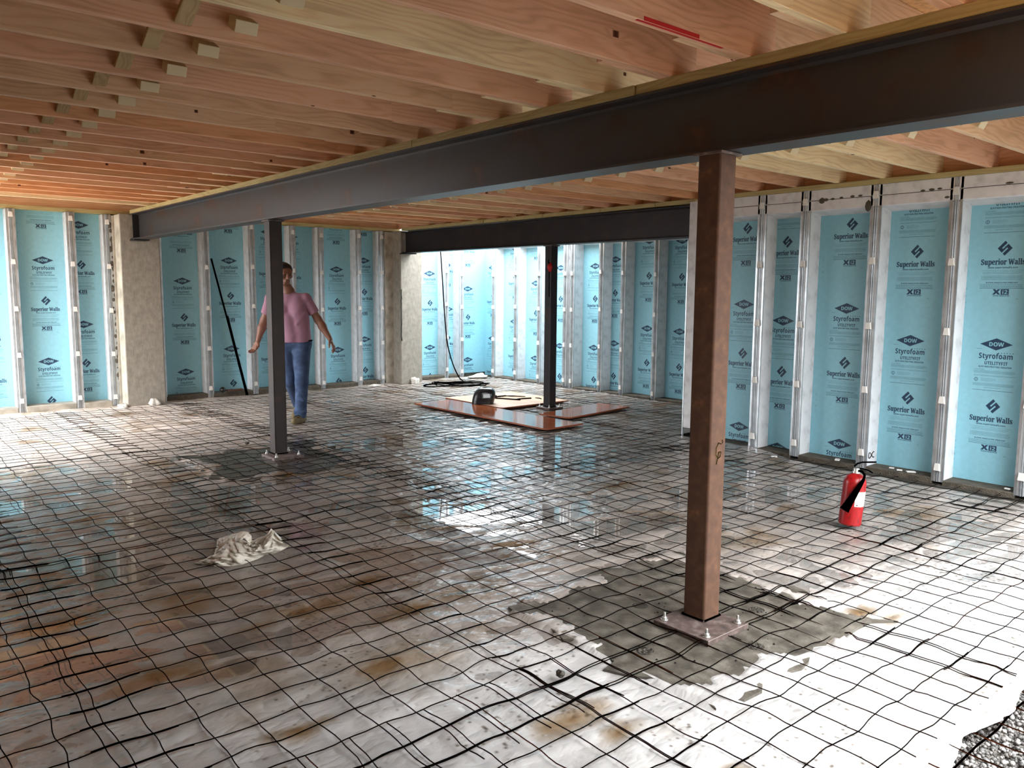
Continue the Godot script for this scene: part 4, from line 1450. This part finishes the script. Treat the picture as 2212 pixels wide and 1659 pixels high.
func build_cords() -> void:
	# hanging black cord and its coil on the floor in the bright corner
	var o := base("cord")
	tag(o, "thin black cord hanging from above the far beam down to the floor coil", "cord")
	var b := MB.new()
	var pts := PackedVector3Array()
	for q in [[7.70, 2.75, -11.02], [7.755, 2.15, -11.0], [7.785, 1.8, -11.0], [7.812, 1.42, -11.0], [7.845, 1.0, -11.0], [7.89, 0.64, -11.0], [7.97, 0.33, -10.98], [8.05, 0.10, -10.93], [8.06, 0.035, -10.86], [7.98, 0.03, -10.7]]: pts.append(Vector3(q[0], q[1], q[2]))
	b.tube(_smooth(pts, 5), 0.010, 8)
	part("cable", b, M.rubber, o)
	o = base("cable_coil")
	tag(o, "loose coil of thick black cable on the floor in the bright far corner", "cable")
	var rg := RandomNumberGenerator.new(); rg.seed = 77
	b = MB.new()
	pts = PackedVector3Array()
	for k in 4 * 18:
		var a := TAU * k / 18.0
		var turnn := k / 18
		var rx := 0.40 + 0.07 * sin(turnn * 2.1) ; var rz := 0.20 + 0.09 * cos(turnn * 1.7)
		var c := Vector2(0.06 * sin(turnn * 3.3), 0.05 * cos(turnn * 2.7))
		var l := Vector2(rx * cos(a) + c.x, rz * sin(a) + c.y + 0.02 * sin(3 * a + turnn))
		pts.append(Vector3(7.60 + 0.763 * l.x - 0.646 * l.y, 0.036 + 0.006 * turnn + 0.012 * sin(a * 2.0 + turnn), -10.22 + 0.646 * l.x + 0.763 * l.y))
	b.tube(pts, 0.0075, 7)
	part("cable", b, M.rubber, o)
	b = MB.new()
	pts = PackedVector3Array()
	for q in [[7.9, 0.05, -10.1], [7.6, 0.06, -10.3], [7.25, 0.04, -10.52], [7.05, 0.035, -10.46], [7.0, 0.034, -10.3], [7.12, 0.034, -10.2], [7.4, 0.045, -10.16]]: pts.append(Vector3(q[0], q[1], q[2]))
	b.tube(_smooth(pts, 6), 0.010, 7)
	part("loose_end", b, M.rubber, o)
	b = MB.new()
	for k in 3:
		var a := 0.6 + k * 2.1
		var c := Vector3(7.60 + 0.763 * 0.40 * cos(a) - 0.646 * 0.19 * sin(a), 0.055, -10.22 + 0.646 * 0.40 * cos(a) + 0.763 * 0.19 * sin(a))
		var ring := PackedVector3Array()
		for j in 11:
			var t := TAU * j / 10.0
			ring.append(c + Vector3(0.0, 0.038 * sin(t), 0.038 * cos(t)))
		b.tube(ring, 0.004, 5)
	part("tie", b, M.black, o)

func _smooth(p: PackedVector3Array, n1: int) -> PackedVector3Array:
	var cv := Curve3D.new()
	for i in p.size():
		var tn := (p[mini(i + 1, p.size() - 1)] - p[maxi(i - 1, 0)]) / 6.0
		cv.add_point(p[i], -tn, tn)
	var o := PackedVector3Array()
	for i in (p.size() - 1) * n1 + 1: o.append(cv.sample(i / n1, float(i % n1) / n1))
	return o

func build_small() -> void:
	var b := MB.new()
	# long bar leaning on the back wall
	var o := base("bar", Vector3.ZERO)
	tag(o, "long dark bar leaning against the back wall panels left of the walking man", "bar")
	b.tube(PackedVector3Array([Vector3(4.415, 0.03, -11.00), Vector3(4.22, 1.0, -11.06), Vector3(4.022, 1.93, -11.112)]), 0.013, 8)
	part("shaft", b, M.black, o)
	b = MB.new()
	b.tube(PackedVector3Array([Vector3(4.428, 0.03, -10.985), Vector3(4.27, 0.80, -11.03), Vector3(4.20, 1.15, -11.05)]), 0.009, 6)
	part("brown_rod", b, mat(Color(0.33, 0.22, 0.18), 0.6), o)
	# dark lump and offcut on the ledge
	b = MB.new()
	blob(b, Vector3(4.10, 0.125, -11.06), Vector3(0.045, 0.038, 0.04), 1.3, 0.1)
	tag(part("black_lump", b, M.black), "small round black lump on the ledge beside the leaning bar", "lump")
	b = MB.new()
	b.cbox(Vector3(-0.11, 0, -0.03), Vector3(0.11, 0.028, 0.03), 0.004, Transform3D(Basis(Vector3.UP, 0.05), Vector3(4.27, 0.095, -11.06)))
	tag(part("wood_offcut", b, mat(Color(0.30, 0.21, 0.15), 0.8)), "short dark wooden offcut on the ledge behind the leaning bar", "offcut")
	# red clamp on the far post
	o = base("clamp", Vector3(6.915, 1.79, -7.44))
	tag(o, "small red clamp gripping the far post near its top", "clamp")
	b = MB.new()
	blob(b, Vector3(-0.022, 0.03, 0.02), Vector3(0.036, 0.055, 0.03), 0.4, 0.22)
	part("body", b, M.red_paint, o)
	b = MB.new()
	b.tube(PackedVector3Array([Vector3(-0.04, 0.07, 0.02), Vector3(-0.06, 0.10, 0.03), Vector3(-0.05, 0.12, 0.03)]), 0.008, 6)
	b.tube(PackedVector3Array([Vector3(-0.03, 0.0, 0.02), Vector3(-0.035, -0.05, 0.02), Vector3(-0.03, -0.30, 0.02), Vector3(-0.032, -0.34, 0.025)]), 0.006, 6)
	part("cord", b, M.black, o)
	# things on the pale plywood: a bent bar and thin rods
	b = MB.new()
	b.tube(_smooth(PackedVector3Array([Vector3(7.15, 0.063, -8.57), Vector3(7.00, 0.063, -8.57), Vector3(6.90, 0.063, -8.50), Vector3(6.885, 0.063, -8.44), Vector3(6.93, 0.063, -8.36), Vector3(7.04, 0.063, -8.13)]), 5), 0.009, 8)
	tag(part("bent_bar", b, M.plate), "long narrow U-bent steel bar on the pale plywood sheet", "bar")
	var rods := [[Vector3(7.08, 0.066, -8.56), Vector3(7.25, 0.068, -8.36), "longest thin rod across the U-bent bar on the pale plywood", 0.007], [Vector3(7.17, 0.058, -8.53), Vector3(7.33, 0.058, -8.36), "thin dark rod lying behind the U-bent bar on the pale plywood", 0.006], [Vector3(7.06, 0.060, -8.22), Vector3(7.28, 0.060, -8.18), "crooked dark rod at the open end of the U-bent bar", 0.009], [Vector3(7.36, 0.058, -8.18), Vector3(7.34, 0.058, -8.04), "short thin rod close to the far post on the pale plywood", 0.006]]
	for q in rods:
		b = MB.new()
		b.tube(PackedVector3Array([q[0], (q[0] + q[1]) / 2 + Vector3(0.012, 0.004, 0.01), q[1]]), q[3], 6)
		tag(part("rod", b, M.black), q[2], "rod", "rods on the pale plywood")
	# white bundles of sheet against the walls
	var bund := [[Vector3(8.46, 0.05, -10.86), Vector3(0.17, 0.045, 0.11), "white crumpled plastic bundle on the floor in the alcove's far corner"], [Vector3(7.10, 0.055, -10.80), Vector3(0.07, 0.075, 0.05), "crumpled white plastic at the foot of the right concrete pilaster"], [Vector3(3.12, 0.045, -10.82), Vector3(0.06, 0.06, 0.05), "crumpled white plastic at the foot of the left concrete pilaster"], [Vector3(2.77, 0.03, -10.90), Vector3(0.06, 0.035, 0.06), "small white plastic fold beside the left pilaster's pale edge"], [Vector3(6.40, 0.035, -10.88), Vector3(0.11, 0.02, 0.05), "flat white plastic scrap at the back wall near the right pilaster"]]
	for i in bund.size():
		b = MB.new()
		blob(b, bund[i][0], bund[i][1], i * 1.9 + 0.7, 0.34, 20)
		tag(part("plastic_bundle", b, M.flap), bund[i][2], "plastic scrap")
	# foam crumbs on the ledge by the right wall
	var sc := [[6.90, 0.034, -3.07, 0.02, "thin white foam crumb on the dark ledge, leftmost of those right of the extinguisher"], [6.87, 0.034, -2.99, 0.022, "middle white foam crumb on the dark ledge right of the extinguisher"], [6.88, 0.034, -2.90, 0.036, "largest white foam chip on the dark ledge right of the extinguisher"], [6.86, 0.036, -2.16, 0.02, "small white foam crumb at the foot of the rightmost stud"], [6.52, 0.035, -3.97, 0.028, "white foam chip on the mesh in front of the right wall's second stud"], [6.86, 0.034, -3.54, 0.035, "white foam sliver lying under the lozenge print behind the extinguisher"]]
	for q in sc:
		b = MB.new()
		b.cbox(Vector3(-q[3] * 0.6, 0, -q[3]), Vector3(q[3] * 0.6, 0.011, q[3]), 0.003, Transform3D(Basis(Vector3.UP, q[2] * 3.0), Vector3(q[0], q[1] - 0.006, q[2])))
		tag(part("foam_scrap", b, M.white_plain), q[4], "foam scrap")
	# clod caught on the mesh
	b = MB.new()
	blob(b, Vector3(2.08, 0.046, -2.15), Vector3(0.018, 0.015, 0.018), 2.2, 0.2)
	tag(part("clod", b, M.mud), "dark clod of earth caught on the wires left of the nearest pad", "clod")
	b = MB.new()
	blob(b, Vector3(3.02, 0.032, -7.55), Vector3(0.022, 0.014, 0.02), 4.2, 0.2)
	tag(part("clod", b, M.mud), "dark clod of earth behind the left footing pad", "clod")
	# red crayon line on a joist
	b = MB.new()
	b.cbox(Vector3(2.25, HJ - 0.0012, -1.996), Vector3(2.76, HJ + 0.0, -1.983))
	b.cbox(Vector3(2.28, HJ + 0.001, -1.9815), Vector3(2.60, HJ + 0.016, -1.980))
	part("crayon_mark", b, mat(Color(0.75, 0.13, 0.14), 0.8), get_node("ceiling"))

# ---------------------------------------------------------------- the walking man
func nets(b: MB, bones: Array, cell: float, k: float, xf: Transform3D, cuts := []) -> void:
	# bones: [a, b, ra, rb]; a smooth union of tapered capsules meshed as surface nets
	var lo := Vector3.ONE * 1e9; var hi := -lo
	for q in bones:
		var r: float = maxf(q[2], q[3])
		for e in 2:
			lo = lo.min(q[e] - Vector3.ONE * r); hi = hi.max(q[e] + Vector3.ONE * r)
	lo -= Vector3.ONE * cell * 3; hi += Vector3.ONE * cell * 3
	var nx := int((hi.x - lo.x) / cell) + 1; var ny := int((hi.y - lo.y) / cell) + 1; var nz2 := int((hi.z - lo.z) / cell) + 1
	var f := PackedFloat32Array()
	f.resize(nx * ny * nz2); f.fill(0.5)
	for q in bones:
		var a: Vector3 = q[0]; var c: Vector3 = q[1]
		var ra: float = q[2]; var rb: float = q[3]
		var m: float = maxf(ra, rb) + cell * 3 + k
		var l2 := maxf((c - a).length_squared(), 1e-9)
		var p0 := (a.min(c) - Vector3.ONE * m - lo) / cell
		var p1 := (a.max(c) + Vector3.ONE * m - lo) / cell
		for z in range(maxi(0, int(p0.z)), mini(nz2 - 1, int(p1.z)) + 1):
			for y in range(maxi(0, int(p0.y)), mini(ny - 1, int(p1.y)) + 1):
				for x in range(maxi(0, int(p0.x)), mini(nx - 1, int(p1.x)) + 1):
					var p := lo + Vector3(x, y, z) * cell
					var t := clampf((p - a).dot(c - a) / l2, 0.0, 1.0)
					var d := (p - a - (c - a) * t).length() - lerpf(ra, rb, t)
					var i := x + nx * (y + ny * z)
					var o := f[i]
					if o >= 0.5: f[i] = minf(d, 0.49)
					else:
						var h := clampf(0.5 + 0.5 * (o - d) / k, 0.0, 1.0)
						f[i] = lerpf(o, d, h) - k * h * (1.0 - h)
	if cuts.size():
		for z in nz2:
			for y in ny:
				for x in nx:
					var i := x + nx * (y + ny * z)
					if f[i] >= 0.5: continue
					var p := lo + Vector3(x, y, z) * cell
					for cu in cuts: f[i] = maxf(f[i], cu[0].dot(p) - cu[1])
	var id := PackedInt32Array(); id.resize(f.size()); id.fill(-1)
	var sx := 1; var sy := nx; var sz := nx * ny
	var offs := [0, sx, sy, sx + sy, sz, sx + sz, sy + sz, sx + sy + sz]
	for z in nz2 - 1:
		for y in ny - 1:
			var row := nx * (y + ny * z)
			for x in nx - 1:
				var i := row + x
				var f0 := f[i]
				if f0 > cell * 2.5: continue
				var neg := 0
				for o in offs:
					if f[i + o] < 0: neg += 1
				if neg == 0 or neg == 8: continue
				var s := Vector3.ZERO; var cnt := 0
				for e in [[0, 1], [2, 3], [4, 5], [6, 7], [0, 2], [1, 3], [4, 6], [5, 7], [0, 4], [1, 5], [2, 6], [3, 7]]:
					var va := f[i + offs[e[0]]]; var vb := f[i + offs[e[1]]]
					if (va < 0) == (vb < 0): continue
					var t := va / (va - vb)
					var pa := Vector3(e[0] & 1, (e[0] >> 1) & 1, e[0] >> 2); var pb := Vector3(e[1] & 1, (e[1] >> 1) & 1, e[1] >> 2)
					s += pa.lerp(pb, t); cnt += 1
				var p := lo + (Vector3(x, y, z) + s / cnt) * cell
				var gx := f[i + 1] + f[i + 1 + sy] + f[i + 1 + sz] + f[i + 1 + sy + sz] - f[i] - f[i + sy] - f[i + sz] - f[i + sy + sz]
				var gy := f[i + sy] + f[i + sy + 1] + f[i + sy + sz] + f[i + sy + 1 + sz] - f[i] - f[i + 1] - f[i + sz] - f[i + 1 + sz]
				var gz := f[i + sz] + f[i + sz + 1] + f[i + sz + sy] + f[i + sz + 1 + sy] - f[i] - f[i + 1] - f[i + sy] - f[i + 1 + sy]
				id[i] = b.v.size()
				b.v.append(xf * p); b.n.append((xf.basis * Vector3(gx, gy, gz)).normalized()); b.t.append(Vector2(p.x, p.y) * 4.0)
	for z in range(1, nz2 - 1):
		for y in range(1, ny - 1):
			var row := nx * (y + ny * z)
			for x in range(1, nx - 1):
				var i := row + x
				var neg := f[i] < 0
				for e in 3:
					var st: int = [sx, sy, sz][e]
					if (f[i + st] < 0) == neg: continue
					var u: int = [sy, sz, sx][e]; var w: int = [sz, sx, sy][e]
					var q := [id[i - u - w], id[i - w], id[i], id[i - u]]
					if q.min() < 0: continue
					if neg: b.ix.append_array([q[0], q[2], q[1], q[0], q[3], q[2]])
					else: b.ix.append_array([q[0], q[1], q[2], q[0], q[2], q[3]])

func hand(b: MB, wrist: Vector3, dir: Vector3, palm: Vector3, side: Vector3, xf: Transform3D, curl: float) -> void:
	# dir: towards the fingertips, palm: the way the palm faces, side: the thumb's side
	dir = dir.normalized(); side = (side - dir * side.dot(dir)).normalized(); palm = (palm - dir * palm.dot(dir) - side * palm.dot(side)).normalized()
	var bones := []
	bones.append([wrist - dir * 0.03, wrist + dir * 0.012, 0.026, 0.025])
	for k in [-0.027, -0.009, 0.009, 0.027]:
		bones.append([wrist + dir * 0.012 + side * k * 0.5, wrist + dir * 0.088 + side * k, 0.016, 0.0125])
	var len_ := [0.060, 0.076, 0.082, 0.072]
	for i in 4:
		var k: float = [-0.031, -0.0105, 0.0105, 0.031][i]
		var p := wrist + dir * 0.090 + side * k
		var d := (dir + palm * 0.25 * curl + side * k * 2.0).normalized()
		var seg: Array = [0.46, 0.30, 0.24]
		var r := 0.0092
		for j in 3:
			var q: Vector3 = p + d * len_[i] * seg[j]
			bones.append([p, q, r, r - 0.0009])
			p = q; r -= 0.0009
			d = (d + palm * 0.55 * curl).normalized()
	var tp := wrist + dir * 0.028 + side * 0.026
	var t1 := tp + (dir * 0.55 + side * 0.75 + palm * 0.2).normalized() * 0.045
	var t2 := t1 + (dir * 0.85 + side * 0.35 + palm * 0.35).normalized() * 0.032
	var t3 := t2 + (dir * 0.95 + side * 0.1 + palm * 0.45).normalized() * 0.026
	bones.append([tp, t1, 0.016, 0.0115]); bones.append([t1, t2, 0.0112, 0.0102]); bones.append([t2, t3, 0.0102, 0.0088])
	nets(b, bones, 0.0038, 0.006, xf)

func build_person() -> void:
	# local frame: x = image right, z = towards the viewer
	var o := base("person", Vector3(3.985, 0.02, -8.417))
	o.basis = Basis(Vector3(0.763, 0, 0.646), Vector3.UP, Vector3(-0.646, 0, 0.763))
	tag(o, "man in mauve t-shirt and blue jeans walking, arms out, half behind the left post", "person")
	var I := Transform3D.IDENTITY
	var skin := mat(Color(0.47, 0.315, 0.245), 0.55)
	skin.subsurf_scatter_enabled = true; skin.subsurf_scatter_strength = 0.08
	var hc := Vector3(-0.128, 1.665, 0.03)
	var F := Vector3(0.62, -0.16, 0.77).normalized()
	var S := F.cross(Vector3.UP).normalized()
	var U := S.cross(F).normalized()
	var nb := Vector3(-0.095, 1.47, 0.0)
	var shR := Vector3(0.095, 1.395, 0.0); var elR := Vector3(0.225, 1.165, -0.03); var wrR := Vector3(0.365, 0.955, 0.03)
	var shL := Vector3(-0.285, 1.395, 0.02); var elL := Vector3(-0.375, 1.15, 0.0); var wrL := Vector3(-0.425, 0.925, 0.08)
	var hpR := Vector3(0.04, 0.87, 0.0); var knR := Vector3(0.045, 0.47, 0.05); var anR := Vector3(0.01, 0.09, 0.0)
	var hpL := Vector3(-0.13, 0.87, 0.0); var knL := Vector3(-0.105, 0.47, -0.04); var anL := Vector3(-0.11, 0.16, -0.36)
	var b := MB.new()
	# body, one continuous surface
	nets(b, [[hc - U * 0.075 - F * 0.02, nb, 0.055, 0.062], [nb, Vector3(-0.09, 1.38, 0), 0.07, 0.10],
		[shL, shR, 0.055, 0.055], [Vector3(-0.17, 1.33, 0), Vector3(-0.14, 0.98, 0), 0.105, 0.10], [Vector3(0.0, 1.33, 0), Vector3(0.03, 0.98, 0), 0.105, 0.10],
		[Vector3(-0.13, 0.90, 0), Vector3(0.05, 0.90, 0), 0.10, 0.10],
		[shR, elR, 0.050, 0.041], [elR, elR.lerp(wrR, 0.35), 0.041, 0.043], [elR.lerp(wrR, 0.35), wrR, 0.043, 0.028],
		[shL, elL, 0.050, 0.041], [elL, elL.lerp(wrL, 0.35), 0.041, 0.043], [elL.lerp(wrL, 0.35), wrL, 0.043, 0.028],
		[hpR, knR, 0.082, 0.055], [knR, knR.lerp(anR, 0.3), 0.055, 0.056], [knR.lerp(anR, 0.3), anR, 0.056, 0.038],
		[hpL, knL, 0.082, 0.055], [knL, knL.lerp(anL, 0.3), 0.055, 0.056], [knL.lerp(anL, 0.3), anL, 0.056, 0.038]], 0.014, 0.03, I)
	# head
	nets(b, [[hc + U * 0.035 - F * 0.018, hc + U * 0.03 + F * 0.012, 0.088, 0.084], [hc - U * 0.02 + F * 0.02, hc - U * 0.055 + F * 0.035, 0.068, 0.052],
		[hc - U * 0.078 + F * 0.062 - S * 0.012, hc - U * 0.078 + F * 0.062 + S * 0.012, 0.030, 0.030],
		[hc - U * 0.06 - F * 0.005 - S * 0.045, hc - U * 0.078 + F * 0.045 - S * 0.022, 0.026, 0.024], [hc - U * 0.06 - F * 0.005 + S * 0.045, hc - U * 0.078 + F * 0.045 + S * 0.022, 0.026, 0.024],
		[hc + U * 0.02 + F * 0.088, hc - U * 0.022 + F * 0.112, 0.010, 0.015], [hc - U * 0.026 + F * 0.098 - S * 0.012, hc - U * 0.026 + F * 0.098 + S * 0.012, 0.011, 0.011],
		[hc + U * 0.030 + F * 0.080 - S * 0.040, hc + U * 0.028 + F * 0.086 + S * 0.040, 0.014, 0.014],
		[hc - U * 0.012 + F * 0.070 - S * 0.045, hc - U * 0.012 + F * 0.060 - S * 0.052, 0.02, 0.02], [hc - U * 0.012 + F * 0.070 + S * 0.045, hc - U * 0.012 + F * 0.060 + S * 0.052, 0.02, 0.02],
		[hc - U * 0.052 + F * 0.092 - S * 0.018, hc - U * 0.052 + F * 0.092 + S * 0.018, 0.0085, 0.0085], [hc - U * 0.064 + F * 0.088 - S * 0.015, hc - U * 0.064 + F * 0.088 + S * 0.015, 0.009, 0.009],
		[hc - F * 0.012 + U * 0.018 - S * 0.084, hc - F * 0.004 - U * 0.028 - S * 0.080, 0.016, 0.012], [hc - F * 0.012 + U * 0.018 + S * 0.084, hc - F * 0.004 - U * 0.028 + S * 0.080, 0.016, 0.012],
		[hc - U * 0.06 - F * 0.02, hc - U * 0.12 - F * 0.018, 0.056, 0.056]], 0.005, 0.014, I)
	hand(b, wrR, Vector3(0.45, -0.82, 0.25), Vector3(-0.7, -0.4, 0.35), Vector3(-0.1, 0.25, 0.95), I, 0.9)
	hand(b, wrL, Vector3(-0.35, -0.85, 0.35), Vector3(0.35, -0.3, 0.85), Vector3(0.75, -0.15, 0.6), I, 0.9)
	part("body", b, skin, o)
	# eyes
	for s in [-1.0, 1.0]:
		b = MB.new()
		blob(b, hc + U * 0.008 + F * 0.084 + S * 0.031 * s, Vector3(0.012, 0.007, 0.012), 0.0, 0.0, 10)
		part("eye", b, mat(Color(0.10, 0.07, 0.06), 0.2), o)
	# hair: a cap over the back and crown
	b = MB.new()
	nets(b, [[hc + U * 0.042 - F * 0.022, hc + U * 0.045 + F * 0.010, 0.094, 0.086], [hc - U * 0.01 - F * 0.045, hc - U * 0.05 - F * 0.045, 0.070, 0.055]], 0.006, 0.02, I,
		[[(F - U * 0.55).normalized(), (F - U * 0.55).normalized().dot(hc + U * 0.055 + F * 0.062)]])
	part("hair", b, mat(Color(0.055, 0.045, 0.04), 0.6), o)
	# t-shirt
	b = MB.new()
	var slR := shR.lerp(elR, 0.62); var slL := shL.lerp(elL, 0.62)
	nets(b, [[Vector3(-0.095, 1.452, 0.0), Vector3(-0.09, 1.38, 0), 0.078, 0.112], [shL, shR, 0.066, 0.066], [Vector3(-0.17, 1.34, 0.0), Vector3(-0.15, 0.955, 0.01), 0.118, 0.116], [Vector3(0.0, 1.34, 0.0), Vector3(0.035, 0.955, 0.01), 0.118, 0.112],
		[Vector3(-0.09, 1.15, 0.03), Vector3(-0.06, 0.97, 0.035), 0.112, 0.112], [shR, shR.lerp(elR, 0.2), 0.064, 0.060], [shL, shL.lerp(elL, 0.2), 0.064, 0.060],
		[Vector3(0.10, 1.24, 0.06), Vector3(0.02, 1.12, 0.115), 0.02, 0.012], [Vector3(0.115, 1.06, 0.06), Vector3(-0.02, 1.0, 0.12), 0.018, 0.012], [Vector3(0.06, 1.33, 0.08), Vector3(0.0, 1.22, 0.105), 0.018, 0.012]], 0.011, 0.022, I,
		[[Vector3(0, -1, 0), -0.915],
		[Vector3(0, 0.8, 0.6), Vector3(0, 0.8, 0.6).dot(Vector3(-0.09, 1.475, 0.045))]])
	for q in [[shR, slR], [shL, slL]]:
		var dd: Vector3 = (q[1] - q[0]).normalized()
		nets(b, [[q[0], q[1], 0.064, 0.061]], 0.011, 0.02, I, [[dd, dd.dot(q[1]) + 0.02]])
	var shirt := mat(Color(0.575, 0.425, 0.50), 0.85)
	shirt.rim_enabled = true; shirt.rim = 0.2
	part("t_shirt", b, shirt, o)
	# jeans
	b = MB.new()
	nets(b, [[Vector3(-0.125, 0.905, 0.0), Vector3(0.045, 0.905, 0.0), 0.108, 0.108], [hpR, knR, 0.102, 0.074], [knR, anR, 0.073, 0.064], [hpL, knL, 0.102, 0.074], [knL, anL, 0.073, 0.064],
		[knR + Vector3(-0.03, -0.14, 0.05), knR + Vector3(0.03, -0.20, 0.045), 0.02, 0.018], [anR + Vector3(-0.04, 0.04, 0.03), anR + Vector3(0.05, 0.05, 0.03), 0.032, 0.03], [hpR + Vector3(-0.06, -0.06, 0.07), hpR + Vector3(0.07, -0.02, 0.06), 0.025, 0.02]], 0.012, 0.022, I,
		[[Vector3(0, 1, 0), 0.955], [(anR - knR).normalized(), (anR - knR).normalized().dot(anR) + 0.03], [(anL - knL).normalized(), (anL - knL).normalized().dot(anL) + 0.03]])
	var den := mat(Color.WHITE, 0.9, 0.0, ntex(noise(0.008, 3, 601), 256, [[0.0, Color(0.16, 0.22, 0.33)], [0.55, Color(0.20, 0.275, 0.40)], [1.0, Color(0.27, 0.35, 0.47)]]))
	part("jeans", b, den, o)
	# belt
	b = MB.new()
	var ring := PackedVector3Array()
	for k in 25:
		var a := TAU * k / 24.0
		ring.append(Vector3(-0.04 + 0.193 * cos(a), 0.935, 0.108 * sin(a)))
	b.tube(ring, 0.010, 6, false)
	part("belt", b, M.rubber, o)
	# shoes
	var tan := mat(Color(0.40, 0.345, 0.23), 0.7)
	var lace := mat(Color(0.72, 0.70, 0.62), 0.8)
	for q in [[anR, Vector3(-0.22, 0.0, 0.97).normalized(), 0.0], [anL, Vector3(-0.1, -0.55, 0.83).normalized(), 0.06]]:
		var an: Vector3 = q[0]; var d: Vector3 = q[1]
		var foot := Vector3(an.x, an.y - 0.05, an.z)
		var toe: Vector3 = foot + d * 0.155
		if q[2] > 0: toe.y = 0.035
		b = MB.new()
		nets(b, [[foot - d * 0.055, foot + d * 0.05, 0.041, 0.044], [foot + d * 0.05, toe, 0.046, 0.036], [an + Vector3(0, 0.015, 0), foot, 0.046, 0.046]], 0.007, 0.02, I, [[Vector3(0, -1, 0), -0.006]])
		part("shoe", b, tan, o)
		b = MB.new()
		for k in 3:
			var c := an + d * (0.045 + k * 0.026) + Vector3(0, 0.018 - k * 0.012, 0)
			var sd := d.cross(Vector3.UP).normalized()
			b.tube(PackedVector3Array([c - sd * 0.032 - Vector3(0, 0.012, 0), c, c + sd * 0.032 - Vector3(0, 0.012, 0)]), 0.0045, 5)
		part("laces", b, lace, o)
